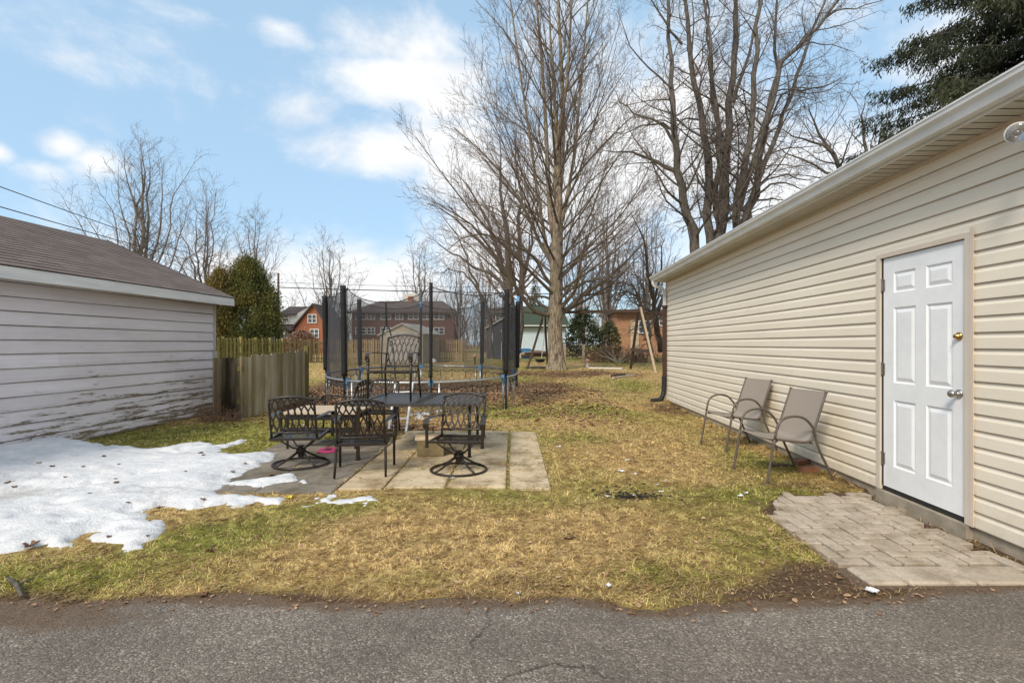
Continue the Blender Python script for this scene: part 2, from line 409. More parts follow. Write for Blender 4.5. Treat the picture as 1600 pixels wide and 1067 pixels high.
def boards(name, a, b, c3, green=(.16,.17,.05), gm=.5, dark=0):
    t = NT(name); v = t.coord((1,1,.06)); r = t.attr('rnd')
    off = t.n('ShaderNodeVectorMath', operation='ADD'); t.L(v, off.inputs[0])
    cc = t.n('ShaderNodeCombineXYZ'); t.L(t.math('MULTIPLY', r, 37.), cc.inputs[2]); t.L(cc.outputs[0], off.inputs[1])
    n = t.noise(off.outputs[0], 28, 6, .65)
    c = t.ramp(t.math('MULTIPLY_ADD', r, .4, t.math('MULTIPLY', n, .65)), [(.25, a), (.45, b), (.64, c3)])
    moss = t.noise(t.coord((1,1,.5)), 2.2, 5, .7)
    c = t.mix(t.ramp(moss, [(.60-gm*.3, 0.), (.78, .8)]), c, green)
    if dark:
        d = t.noise(t.coord((1.2,1.2,.35)), 1.6, 5, .7)
        c = t.mix(t.math('MULTIPLY', t.attr('dark'), t.ramp(d, [(.3, .6), (.5, 1.)])), c, (.03,.024,.012))
    kn = t.noise(t.coord(), 17, 3, .6); c = t.mix(t.ramp(kn, [(.70, 0.), (.76, .6)]), c, (.07,.045,.02))
    t.col(c); t.set(.9, 0, .2); t.bump(n, .4, .004); return t.m
M['nearfence'] = boards('weathered_grey_boards', (.20,.155,.085), (.36,.29,.175), (.50,.44,.33), (.21,.19,.075), .55, 1)
M['greenfence'] = boards('mossy_boards', (.11,.09,.03), (.20,.17,.06), (.30,.26,.11), (.15,.15,.04), .8)
M['tanfence'] = boards('tan_boards', (.22,.15,.08), (.36,.26,.14), (.46,.35,.20), (.25,.20,.09), .3)

def brickwall(name, a, b, sc=1):
    t = NT(name); v = t.n('ShaderNodeUVMap'); br = t.n('ShaderNodeTexBrick'); t.L(v.outputs[0], br.inputs[0])
    br.inputs['Scale'].default_value = 1; br.inputs['Brick Width'].default_value = .22; br.inputs['Row Height'].default_value = .075
    br.inputs['Mortar Size'].default_value = .008; br.inputs['Color1'].default_value = (*a, 1); br.inputs['Color2'].default_value = (*b, 1)
    br.inputs['Mortar'].default_value = (a[0]*.8+.05, a[1]+.08, a[2]+.08, 1)
    n = t.noise(t.coord(), .8, 4); c = t.mix(t.ramp(n, [(.3, .3), (.7, 0.)]), br.outputs[0], b)
    t.col(c); t.set(.9, 0, .2); return t.m
M['orangebrick'] = brickwall('orange_brick', (.37,.125,.06), (.31,.10,.05))
M['brownbrick'] = brickwall('brown_brick', (.17,.075,.055), (.12,.055,.042))
M['tanbrick'] = brickwall('tan_brick', (.38,.19,.10), (.31,.155,.085))

def netmat(name, op):
    t = NT(name); tr = t.n('ShaderNodeBsdfTransparent'); mx = t.n('ShaderNodeMixShader'); t.set(.8)
    t.col((.035,.036,.042))
    n = t.noise(t.coord((1,1,.5)), 1.8, 5, .6)
    mr = t.n('ShaderNodeMapRange'); t.L(n, mr.inputs[0]); mr.inputs[1].default_value = .3; mr.inputs[2].default_value = .7
    mr.inputs[3].default_value = op-.10; mr.inputs[4].default_value = op+.10
    t.L(mr.outputs[0], mx.inputs[0]); t.L(tr.outputs[0], mx.inputs[1]); t.L(t.b.outputs[0], mx.inputs[2])
    out = [x for x in t.t.nodes if x.type == 'OUTPUT_MATERIAL'][0]; t.L(mx.outputs[0], out.inputs[0]); return t.m
M['net'] = netmat('safety_net', .36)
M['netdense'] = netmat('folded_safety_net', .80)

def sling():
    t = NT('sling_fabric'); v = t.coord((1,1,1)); w = t.n('ShaderNodeTexWave', wave_type='BANDS', bands_direction='X')
    w.inputs['Scale'].default_value = 60; w.inputs['Distortion'].default_value = .4; t.L(v, w.inputs['Vector'])
    c = t.ramp(w.outputs['Fac'], [(.2, (.235,.20,.165)), (.8, (.33,.285,.24))])
    t.col(c); t.set(.75, 0, .3); t.bump(w.outputs['Fac'], .3, .001); return t.m
M['sling'] = sling()
def door():
    t = NT('white_door_paint'); n = t.noise(t.coord(), 3, 5, .7)
    c = t.ramp(n, [(.3, (.76,.77,.775)), (.65, (.86,.865,.87))])
    s2 = t.noise(t.coord(), 9, 6, .8); c = t.mix(t.ramp(s2, [(.62, 0.), (.85, .25)]), c, (.52,.47,.40))
    t.col(c); t.set(.35, 0, .4); t.bump(t.noise(t.coord((1,1,.1)), 60, 3), .08, .002); return t.m
M['door'] = door()
def lens():
    t = NT('clear_lamp_lens'); t.col((.75,.76,.78)); t.set(.12, 0, .6)
    t.b.inputs['Transmission Weight'].default_value = .92; return t.m
M['lens'] = lens()
# ---------------------------------------------------------------- world, sun, camera
SUN_EL, SUN_AZ = math.radians(42), math.radians(212)   # azimuth measured from +Y clockwise: light comes from behind-left
sd = Vector((math.sin(SUN_AZ)*math.cos(SUN_EL), math.cos(SUN_AZ)*math.cos(SUN_EL), math.sin(SUN_EL)))
wd = bpy.data.worlds.new('World'); SC.world = wd; wd.use_nodes = True
wt = wd.node_tree; wt.nodes.clear(); wL = wt.links.new
def wn(typ, **k):
    o = wt.nodes.new(typ)
    for a, v in k.items(): setattr(o, a, v)
    return o
sky = wn('ShaderNodeTexSky', sky_type='NISHITA', sun_disc=False, sun_elevation=SUN_EL, sun_rotation=SUN_AZ, altitude=250, air_density=1.0, dust_density=.6, ozone_density=1.5)
tc = wn('ShaderNodeTexCoord')
def wmath(op, a, b=0., c=None, clamp=False):
    o = wn('ShaderNodeMath', operation=op, use_clamp=clamp)
    for i, v in enumerate((a, b, c)):
        if v is None: continue
        if isinstance(v, bpy.types.NodeSocket): wL(v, o.inputs[i])
        else: o.inputs[i].default_value = v
    return o.outputs[0]
def wnoise(scale, detail, rough, st=(1,1,1), dist=0):
    mp = wn('ShaderNodeMapping'); mp.inputs['Scale'].default_value = st; wL(tc.outputs['Generated'], mp.inputs[0])
    o = wn('ShaderNodeTexNoise'); o.inputs['Scale'].default_value = scale; o.inputs['Detail'].default_value = detail
    o.inputs['Roughness'].default_value = rough; o.inputs['Distortion'].default_value = dist; wL(mp.outputs[0], o.inputs['Vector']); return o.outputs['Fac']
# cloud banks as places on the sky dome: (azimuth deg right of north, elevation deg, half width, half height, strength)
def azel(px, py):
    v = Vector((px-800, 800, 538-py)).normalized(); return math.degrees(math.atan2(v.x, v.y)), math.degrees(math.asin(v.z))
banks = [(100,228,52,26,.95),(150,250,58,30,.85),(60,262,50,18,.5),(440,48,62,34,.7),(600,60,120,56,.75),(640,128,130,46,1.0),(700,160,90,50,.9),(600,235,135,50,.9),(480,180,60,40,.55),
         (560,450,240,92,1.15),(250,520,260,30,.6),(760,400,150,120,1.0),(1000,240,230,210,1.25),(1250,330,230,130,.9),(1520,60,150,70,.8),
         (880,40,150,90,.7),(-10,238,40,20,.8),(720,250,90,110,.85),(1480,260,160,140,.8),(300,20,90,14,.35)]
acc = None
for (px, py, hw, hh, s_) in banks:
    a, e = azel(px, py); a1, e1 = azel(px+hw, py); a2, e2 = azel(px, py-hh)
    c = W(px, py, 10)-Vector((0,0,CAMZ)); c.normalize()
    wr = max(.02, abs(math.radians(a1-a))*math.cos(math.radians(e))); hr = max(.015, abs(math.radians(e2-e)))
    sub = wn('ShaderNodeVectorMath', operation='SUBTRACT'); wL(tc.outputs['Generated'], sub.inputs[0]); sub.inputs[1].default_value = c
    right = Vector((math.cos(math.radians(a)), -math.sin(math.radians(a)), 0)); upv = right.cross(c).normalized()
    if upv.z < 0: upv = -upv
    d1 = wn('ShaderNodeVectorMath', operation='DOT_PRODUCT'); wL(sub.outputs[0], d1.inputs[0]); d1.inputs[1].default_value = right/wr
    d2 = wn('ShaderNodeVectorMath', operation='DOT_PRODUCT'); wL(sub.outputs[0], d2.inputs[0]); d2.inputs[1].default_value = upv/hr
    d3 = wn('ShaderNodeVectorMath', operation='DOT_PRODUCT'); wL(sub.outputs[0], d3.inputs[0]); d3.inputs[1].default_value = c*1.2
    q = wmath('ADD', wmath('MULTIPLY', d1.outputs['Value'], d1.outputs['Value']), wmath('MULTIPLY', d2.outputs['Value'], d2.outputs['Value']))
    q = wmath('ADD', q, wmath('MULTIPLY', d3.outputs['Value'], d3.outputs['Value']))
    v = wmath('MULTIPLY', wmath('SUBTRACT', 1.3, wmath('POWER', q, .5), clamp=False), s_)
    v = wmath('MAXIMUM', v, -.4)
    acc = v if acc is None else wmath('MAXIMUM', acc, v)
# unseen cloud cover behind the camera, added to make the light less blue
sep = wn('ShaderNodeSeparateXYZ'); wL(tc.outputs['Generated'], sep.inputs[0])
behind = wmath('MULTIPLY_ADD', sep.outputs[1], -1.6, .25, clamp=True)
acc = wmath('MAXIMUM', acc, wmath('MULTIPLY', behind, 1.1))
big = wnoise(3.4, 8, .60, (1,1,1.7), .25); fine = wnoise(11, 6, .6, (1,1,1.5))
s_ = wmath('ADD', acc, wmath('MULTIPLY_ADD', big, 3.3, -1.65)); s_ = wmath('ADD', s_, wmath('MULTIPLY_ADD', fine, .7, -.35))
mr = wn('ShaderNodeMapRange', interpolation_type='SMOOTHSTEP'); wL(s_, mr.inputs[0]); mr.inputs[1].default_value = -.02; mr.inputs[2].default_value = 1.05; mr.inputs[4].default_value = .95
sh = wn('ShaderNodeValToRGB'); wL(wmath('ADD', wmath('MULTIPLY', wnoise(5.5, 6, .6, (1,1,2)), .75), wmath('MULTIPLY', s_, .14)), sh.inputs[0])
sh.color_ramp.elements[0].position = .30; sh.color_ramp.elements[0].color = (4.4, 4.5, 4.7, 1)
sh.color_ramp.elements[1].position = .52; sh.color_ramp.elements[1].color = (5.25, 5.25, 5.25, 1)
# thin veil that pales the clear sky
veil = wn('ShaderNodeMix', data_type='RGBA'); veil.inputs[0].default_value = .70; wL(sky.outputs[0], veil.inputs[6]); veil.inputs[7].default_value = (2.45, 3.65, 4.75, 1)
mx = wn('ShaderNodeMix', data_type='RGBA'); wL(mr.outputs[0], mx.inputs[0]); wL(veil.outputs[2], mx.inputs[6]); wL(sh.outputs[0], mx.inputs[7])
bg = wn('ShaderNodeBackground'); bg.inputs[1].default_value = .1; wL(mx.outputs[2], bg.inputs[0])
ow = wn('ShaderNodeOutputWorld'); wL(bg.outputs[0], ow.inputs[0])

sl = bpy.data.lights.new('sun', 'SUN'); sl.energy = 1.7; sl.angle = math.radians(15); sl.color = (1, .92, .80)
so = bpy.data.objects.new('sun', sl); COL.objects.link(so); so.rotation_euler = sd.to_track_quat('Z', 'Y').to_euler()
cam = bpy.data.cameras.new('camera'); co = bpy.data.objects.new('camera', cam); COL.objects.link(co)
cam.sensor_width = 36; cam.lens = 18; cam.clip_end = 2000; cam.clip_start = .05; cam.shift_y = (HY-533.5)/1600
co.location = (0, 0, CAMZ); co.rotation_euler = (PI/2, 0, 0); SC.camera = co
SC.view_settings.view_transform = 'Standard'; SC.view_settings.look = 'None'; SC.view_settings.exposure = 1.03; SC.view_settings.gamma = 1
SC.cycles.max_bounces = 6; SC.cycles.transparent_max_bounces = 16; SC.cycles.use_denoising = True

# ---------------------------------------------------------------- ground
EX = np.array([-60, 0, 90, 150, 235, 380, 470, 600, 700, 800, 900, 960, 1030, 1080, 1200, 1300, 1370, 1480, 1600, 1750])
EY = np.array([945, 945, 951, 946, 936, 936, 944, 951, 941, 946, 944, 952, 962, 955, 946, 943, 936, 922, 918, 915])
_ed = CAMZ*F/(EY-HY); _ex = (EX-800)*_ed/F
def edge_y(x):
    base = np.interp(x, _ex, _ed, left=_ed[0], right=_ed[-1])
    return base+.10*(fbm(np.asarray(x)*2.3+7, np.zeros_like(x)+3.3, 5, 4)-.5)
def in_poly(x, y, poly):
    ins = np.zeros(x.shape, bool); n = len(poly)
    for i in range(n):
        x0, y0 = poly[i]; x1, y1 = poly[(i+1) % n]
        c = ((y0 > y) != (y1 > y)) & (x < (x1-x0)*(y-y0)/((y1-y0) if y1 != y0 else 1e-9)+x0)
        ins ^= c
    return ins
def poly_dist(x, y, poly):
    best = np.full(x.shape, 1e9); n = len(poly)
    for i in range(n):
        x0, y0 = poly[i]; x1, y1 = poly[(i+1) % n]; dx, dy = x1-x0, y1-y0; L2 = dx*dx+dy*dy+1e-12
        t = np.clip(((x-x0)*dx+(y-y0)*dy)/L2, 0, 1)
        best = np.minimum(best, np.hypot(x-x0-t*dx, y-y0-t*dy))
    return np.where(in_poly(x, y, poly), best, -best)
PAVE = [G(1190,803), G(1225,775), G(1350,772), G(1372,765), (3.42,4.5), (3.30,2.85), G(1560,921), G(1345,921)]
def blob(x, y, px, py, rx, ry, s=1.):
    """soft patch centred where the photo shows it, sized in metres"""
    cx, cy = G(px, py); return s*np.exp(-(((x-cx)/rx)**2+((y-cy)/ry)**2))
def masks(x, y):
    g = .28+.46*(fbm(x*.55+3, y*.45, 21, 3)-.5)*2
    for (px, py, rx, ry, s) in [(300,680,1.6,1.3,.9),(420,690,1.0,1.1,.9),(400,840,.55,.45,.55),(300,850,.5,.3,.4),(1215,725,.7,.6,.5),
            (1120,700,.6,1,.25),(1000,900,.30,.14,.22),(1180,860,.45,.35,.3),(800,650,.7,.45,.8),(900,640,1.3,1.,.45),(730,640,.8,.35,.6),(60,905,.9,.25,.45),(640,900,.4,.15,.25),
            (1200,780,.5,.25,.5),(930,690,.5,.5,.3),(1000,650,1.2,1.2,.2),(500,800,.5,.25,.5),(870,600,3,3,.3),
            (800,840,1.3,.45,-.6),(620,840,.6,.5,-.4),(1000,710,.9,1.,-.3),(960,800,.6,.4,-.25),(700,870,.9,.25,-.3),(500,880,.6,.2,-.2),(560,580,1.5,3,-.3)]:
        g = g+blob(x, y, px, py, rx, ry, s)
    g = g+.12*smooth01((y-14)/10)
    b = .10+.35*(fbm(x*.8+9, y*.7+4, 33, 4)-.5)*2
    for (px, py, rx, ry, s) in [(660,612,3.8,3.2,1.1),(560,600,1.6,2.2,.3),(850,605,1.6,1.6,.35),(860,584,3.2,2.2,.55),(930,585,2.5,2,.25),(1045,640,.5,1.1,.5),
            (620,675,1.1,.7,.6),(1300,850,.55,.35,.35),(900,925,2.2,.10,.25),(1240,760,.7,.22,.5),(660,770,.5,.13,.4),(740,905,1.,.12,.2),(500,640,.5,.8,.3)]:
        b = b+blob(x, y, px, py, rx, ry, s)
    e = y-edge_y(x)
    d = .34*np.exp(-(e/.05)**2)+.48*np.exp(-(e/.26)**2)*(.3+1.4*fbm(x*2.2, y*2.2, 41, 3))
    d = d+np.exp(-((x-1.15)**2/.5+(y-5.0)**2/.03)*2)*.0
    for (px, py, rx, ry, s) in [(1290,905,.42,.25,.8),(1180,790,.18,.14,.55),(990,782,.25,.06,.8),(1330,760,.5,.12,.3),(340,672,.7,.35,.35),(1240,935,.6,.08,.3)]:
        d = d+blob(x, y, px, py, rx, ry, s)
    d = d+1.2*(poly_dist(x, y, PAVE) > -.01)
    w = 3.16+.041*y-x            # distance from the vinyl garage wall
    d = d+.55*np.exp(-(w/.10)**2)*(y < 12.3)
    return np.clip(g, 0, 1), np.clip(b, 0, 1), np.clip(d, 0, 1)
def axis(lo, hi, step, far_lo, far_hi):
    a = list(np.arange(lo, hi, step)); s = step; x = hi
    while x < far_hi: a.append(x); s *= 1.18; x += s
    a.append(far_hi); s = step; x = lo-step; b = []
    while x > far_lo: b.append(x); s *= 1.18; x -= s
    return np.array([far_lo]+b[::-1]+a)
def ground_z(x, y):
    z = gz(y)+.030*(fbm(x*1.7, y*1.7, 3, 4)-.5)+.022*(fbm(x*8, y*8, 8, 3)-.5)+.010
    e = y-edge_y(x)
    z = z+smooth01(e/.30)*.012-.07*(1-smooth01((e+.06+.10*(fbm(x*7, y*7, 15, 3)-.5))/.12))
    pd = poly_dist(x, y, PAVE)
    z = z-.05*smooth01((pd+.02)/.08)
    return z
gx = axis(-7.2, 4.0, .045, -500, 500); gy = axis(2.2, 13, .045, -40, 900)
X, Y = np.meshgrid(gx, gy); Z = ground_z(X, Y)
nx, ny = len(gx), len(gy); idx = np.arange(nx*ny).reshape(ny, nx)
fq = np.stack([idx[:-1,:-1], idx[:-1,1:], idx[1:,1:], idx[1:,:-1]], -1).reshape(-1, 4)
g_, b_, d_ = masks(X.ravel(), Y.ravel())
lawn = kind(npmesh('ground', np.stack([X, Y, Z], -1).reshape(-1, 3), fq, M['lawn'], smooth=True, attrs=dict(green=g_, brown=b_, dirt=d_)), 'structure')
# driveway
dx = axis(-6, 6, .08, -60, 60); dy = np.concatenate([np.array([-30, -10, -4, -1, 0, 1, 1.5]), np.arange(1.7, 3.25, .05)])
X, Y = np.meshgrid(dx, dy); n_, m_ = len(dx), len(dy); idx = np.arange(n_*m_).reshape(m_, n_)
fq = np.stack([idx[:-1,:-1], idx[:-1,1:], idx[1:,1:], idx[1:,:-1]], -1).reshape(-1, 4)
e = edge_y(X)-Y; ed = np.clip(1-e/.07, 0, 1)*.50*(.4+1.2*fbm(X*3, Y*3, 44, 3))+.32*np.clip(1-e/.5, 0, 1)+.14
ed = ed+.5*np.exp(-(((X+2.6)/.8)**2+((Y-2.6)/.14)**2))
kind(npmesh('driveway', np.stack([X, Y, .004+.004*(fbm(X*2, Y*2, 4)-.5)], -1).reshape(-1, 3), fq, M['asphalt'], smooth=True, attrs=dict(edge=ed.ravel())), 'structure')

# ---------------------------------------------------------------- snow
def zpoly(pts, ox=0, oy=660, s=2.5): return [G(ox+a/s, oy+b/s) for a, b in pts]
wallx = lambda y: -6.73+.075*y
snow1 = zpoly([(-500,135),(0,128),(90,105),(180,92),(290,86),(380,97),(450,104),(520,102),(600,110),(660,103),(700,92),(750,88),(790,82),(830,90),(838,100),(860,97),(890,84),(930,77),(1000,67),(975,77),(940,90),(900,103),(862,118),(880,126),(905,128),(930,138),(970,134),(1000,132),(1060,126),(1105,131),
     (1092,150),(1050,178),(1000,195),(960,215),(925,240),(980,232),(1050,222),(1100,212),(1150,206),(1185,211),(1180,226),(1205,238),(1232,262),(1150,255),(1100,256),(1050,274),(960,268),(900,262),(862,282),(885,292),(960,289),(1030,296),(1130,302),(1120,322),(1085,340),(1060,342),(1000,332),(940,345),(900,352),(880,340),(840,352),(765,352),(722,367),(690,352),(640,348),(600,358),(560,366),
     (600,372),(612,392),(655,415),(662,433),(628,462),(570,484),(566,508),(520,516),(450,516),(438,492),(400,484),(345,476),(372,455),(405,430),(350,450),(300,474),(292,490),(230,505),(165,520),(150,510),(120,532),(60,536),(0,541),(-300,560),(-700,540)])
snow2 = zpoly([(1172,340),(1205,322),(1230,300),(1262,292),(1300,287),(1318,292),(1340,304),(1372,304),(1400,300),(1440,290),(1475,296),(1505,308),(1470,322),(1452,337),(1440,345),(1400,335),(1375,328),(1320,333),(1250,337)])
def snow_mesh(name, poly, step, hmax, bank):
    xs = [p[0] for p in poly]; ys = [p[1] for p in poly]
    ax = np.arange(max(min(xs), -9), max(xs)+.1, step); ay = np.arange(min(ys)-.1, max(ys)+.1, step)
    X, Y = np.meshgrid(ax, ay)
    wx = X+.13*(fbm(X*6, Y*6, 61, 4)-.5)+.05*(fbm(X*22, Y*22, 63, 2)-.5); wy = Y+.11*(fbm(X*6+9, Y*6, 62, 4)-.5)+.05*(fbm(X*22, Y*22, 64, 2)-.5)
    d = poly_dist(wx, wy, poly)
    h = hmax*(1-np.exp(-np.clip(d, 0, None)/.17))*(.55+.9*fbm(X*1.3, Y*1.3, 71, 4))
    if bank: h = h+.10*np.exp(-((X-wallx(Y)-.5)/.7)**2)*smooth01(d/.5)+.05*(fbm(X*.9, Y*1.6, 75, 3)-.4)*smooth01(d/.5)
    h = h+.022*(fbm(X*8, Y*8, 81, 4)-.5)*smooth01(d/.10)-.03*smooth01((fbm(X*2.4, Y*4, 83, 4)-.62)/.12)*smooth01(d/.3)
    h = h-.045*smooth01((fbm(X*14, Y*14, 85, 4)-.42)/.3)*np.exp(-np.clip(d, 0, None)/.10)
    Z = ground_z(X, Y)*.5+.5*gz(Y)+h+np.where(d < 0, np.clip(d*1.5, -.05, 0)-.012, .006)
    keep = d > -.06; idx = -np.ones(X.shape, int); idx[keep] = np.arange(keep.sum())
    q = np.stack([idx[:-1,:-1], idx[:-1,1:], idx[1:,1:], idx[1:,:-1]], -1).reshape(-1, 4); q = q[(q >= 0).all(1)]
    dirty = .22+.9*np.exp(-(((X-G(15,790)[0])/.28)**2+((Y-G(15,790)[1])/.30)**2))+.45*np.exp(-(((X-G(240,785)[0])/.7)**2+((Y-G(240,785)[1])/.22)**2))+.15*np.exp(-(d/.1)**2)+.25*np.exp(-(((X-G(330,715)[0])/.8)**2+((Y-G(330,715)[1])/.3)**2))
    o = npmesh(name, np.stack([X[keep], Y[keep], Z[keep]], -1), q, M['snow'], smooth=True, attrs=dict(rnd=np.clip(dirty, 0, 1)[keep]))
    return kind(o, 'stuff')
tag(snow_mesh('snow', snow1, .03, .085, True), 'large melting sheet of old snow beside the lilac garage', 'snow')
tag(snow_mesh('snow', snow2, .02, .055, False), 'small strip of leftover snow on the grass in front of the patio', 'snow')
tag(snow_mesh('snow', [G(636,648), G(652,643), G(668,645), G(690,640), G(700,643), G(672,650), G(664,656), G(650,656), G(642,653)], .03, .03, False), 'thin patches of snow under the trampoline behind the table', 'snow')

# ---------------------------------------------------------------- patio
pt = MB(); cols_ = [(-1.645, -1.225), (-1.215, -.64), (-.63, -.055), (-.03, .375)]
rows_ = [[4.80,5.62,6.5,7.35,8.05], [4.86,5.75,6.45,7.3,8.03], [4.88,5.80,6.36,7.27,8.06], [4.83,5.55,6.15,6.70,7.35,8.03]]
for (x0, x1), rw in zip(cols_, rows_):
    for k in range(len(rw)-1):
        j = lambda: R.uniform(-.012, .012)
        Mx = Matrix.Rotation(R.uniform(-.006,.006), 4, 'X') @ Matrix.Rotation(R.uniform(-.006,.006), 4, 'Y')
        cx, cy = (x0+x1)/2, (rw[k]+rw[k+1])/2
        Mt = Matrix.Translation((cx, cy, 0)) @ Mx @ Matrix.Translation((-cx, -cy, 0))
        pt.m = 0; pt.bbox(x0+j()*.5+.004, x1-.004, rw[k]+.018, rw[k+1]-.018+j(), -.04, .045+R.uniform(-.006,.006), .009, R.random(), Mt)
pt.m = 1
for (x0, x1, y0, y1) in [(-2.38,-1.665,4.72,5.75),(-2.42,-1.665,5.76,6.55),(-3.1,-2.39,4.72,5.7),(-3.2,-2.43,5.72,6.6),(-2.44,-1.665,6.57,7.3),(-3.2,-2.46,6.62,7.35)]:
    pt.bbox(x0, x1, y0, y1, -.04, .040+R.uniform(-.005,.004), .006, R.random())
kind(pt.build('patio', [M['slab'], M['slabdark']]), 'structure')

# ---------------------------------------------------------------- herringbone path by the door
pv = MB(); a_, l_ = .104, .208
def brick(x, y, w, h):
    cx, cy = x+w/2, y+h/2
    if poly_dist(np.array([cx]), np.array([cy]), PAVE)[0] < .02 or cy < 3.19: return
    if 3.16+.041*cy-cx < .12: return
    an = R.uniform(-.02, .02); Mt = Matrix.Translation((cx+R.uniform(-.003,.003), cy+R.uniform(-.003,.003), 0)) @ Matrix.Rotation(an, 4, 'Z') @ Matrix.Rotation(R.uniform(-.014,.014), 4, 'X')
    z = .022+R.uniform(-.004,.004)-.03*float(smooth01((cx*0+1.9-cx)/.4))
    pv.bbox(-w/2+.0075, w/2-.0075, -h/2+.0075, h/2-.0075, -.04, z, .005, R.random(), Mt)
x0h, y0h = .6, 2.6
for i in range(-10, 30):
    for j in range(-4, 30):
        # herringbone: repeats of a horizontal and a vertical block
        bx = x0h+(i+2*0)*a_; by = y0h+j*a_
        k = (i-j) % 4
        if k == 0: brick(bx, by, l_, a_)
        elif k == 3: brick(bx, by, a_, l_)
sx = G(1343,905)[0]; y = 2.965
for w in (.235,.40,.40,.36,.38,.3):
    if sx < 3.05: pv.bbox(sx+.004, min(sx+w-.004, 3.2), y, y+.22, -.04, .026+R.uniform(-.004,.004), .012, R.random())
    sx += w
kind(pv.build('path', M['paver']), 'structure')

# ---------------------------------------------------------------- grass blades and leaf litter
def scatter(n, x0, x1, y0, y1):
    return NR.uniform(x0, x1, n), NR.uniform(y0, y1, n)
def clear_of(x, y, forgrass=True):
    ok = (y > edge_y(x)+NR.uniform(-.07, .05, x.shape)) & ((x < 3.14+.041*y) | (y > 12.2)) & ((x > wallx(y)+.03) | (y > 10.4))
    ok &= ~((x > -3.2) & (x < .385) & (y > 4.74) & (y < 8.06) & ~((x < -2.4) & (y > 7.3)))
    pd = poly_dist(x, y, PAVE); ok &= pd < NR.uniform(-.02, .06, x.shape)
    ok &= (poly_dist(x, y, snow1) < .0) & (poly_dist(x, y, snow2) < .0)
    return ok
bx, by = [], []; bw, bl = [], []
for (n, x0, x1, y0, y1, w, l) in [(150000,-3.6,3.3,2.6,4.4,.0016,.034),(105000,-4.6,3.5,4.4,6.6,.0024,.038),(72000,-6.3,3.6,6.6,10,.0038,.045),(56000,-8,6,10,18,.008,.055),(34000,-14,14,18,34,.016,.075)]:
    x, y = scatter(n, x0, x1, y0, y1); ok = clear_of(x, y)
    x, y = x[ok], y[ok]; g_, b_, d_ = masks(x, y)
    ok = (NR.rand(len(x)) > d_*.85-.1) & (NR.rand(len(x)) < .25+2.2*(fbm(x*5, y*5, 91, 4)-.30)); x, y = x[ok], y[ok]
    bx.append(x); by.append(y); bw.append(np.full(len(x), w)); bl.append(np.full(len(x), l))
# tufts along the foot of the garage wall and in the paver joints
x_, y_ = [], []
for k in range(260):
    y = R.uniform(3.0, 12); x = 3.16+.041*y-abs(R.gauss(.03, .05)); 
    for q in range(14): x_.append(x+R.gauss(0,.015)); y_.append(y+R.gauss(0,.02))
tx, ty = np.array(x_), np.array(y_); bx.append(tx); by.append(ty); bw.append(np.full(len(tx), .0028)); bl.append(np.full(len(tx), .085))
jx, jy = [], []
for k in range(900):
    cxx = R.choice([-.043, -.635, -1.22, -1.655, .385]); jx.append(cxx+R.gauss(0,.02)); jy.append(R.uniform(4.8, 8.0))
    jx.append(R.uniform(-1.3, .38)); jy.append(R.choice([4.82, 5.78, 6.4, 7.28, 5.56])+R.gauss(0, .035))
jx, jy = np.array(jx), np.array(jy); bx.append(jx); by.append(jy); bw.append(np.full(len(jx), .0032)); bl.append(np.full(len(jx), .035))
jtop = len(jx)
x = np.concatenate(bx); y = np.concatenate(by); w = np.concatenate(bw); l = np.concatenate(bl)
n = len(x); az = 14*fbm(x*3.2, y*3.2, 95, 3)+9*fbm(x*11, y*11, 96, 2)+NR.normal(0, .75, n); g_, b_, d_ = masks(x, y)
lie = np.clip(NR.normal(.16, .22, n)+.22*np.clip(g_-.4, 0, 1), .02, 1.1); l = l*np.clip(NR.lognormal(-.18, .42, n), .3, 2.4)
z = ground_z(x, y)+.001; z[-jtop:] = .044
dx_, dy_ = np.cos(az), np.sin(az)
p0 = np.stack([x, y, z], -1); lat = np.stack([-dy_, dx_, 0*dx_], -1)*w[:, None]
mid = p0+np.stack([dx_*l*.55*np.cos(lie), dy_*l*.55*np.cos(lie), l*.6*np.sin(lie)+.004], -1)
tip = p0+np.stack([dx_*l*np.cos(lie*.7), dy_*l*np.cos(lie*.7), l*.85*np.sin(lie*.8)+.003], -1)
vv = np.stack([p0-lat, p0+lat, mid+lat*.8, mid-lat*.8, tip+lat*.15, tip-lat*.15], 1).reshape(-1, 3)
b0 = np.arange(n)*6; ff = np.concatenate([np.stack([b0, b0+1, b0+2, b0+3], -1), np.stack([b0+3, b0+2, b0+4, b0+5], -1)])
rp = lambda a: np.repeat(a, 6)
tag(kind(npmesh('grass', vv, ff, M['blades'], attrs=dict(green=rp(np.clip(g_+NR.normal(0,.16,n),0,1)), brown=rp(b_), dirt=rp(np.clip(d_*.9, 0, .75)), rnd=rp(NR.rand(n)))), 'stuff'), 'short matted straw and green winter grass covering the yard', 'grass')
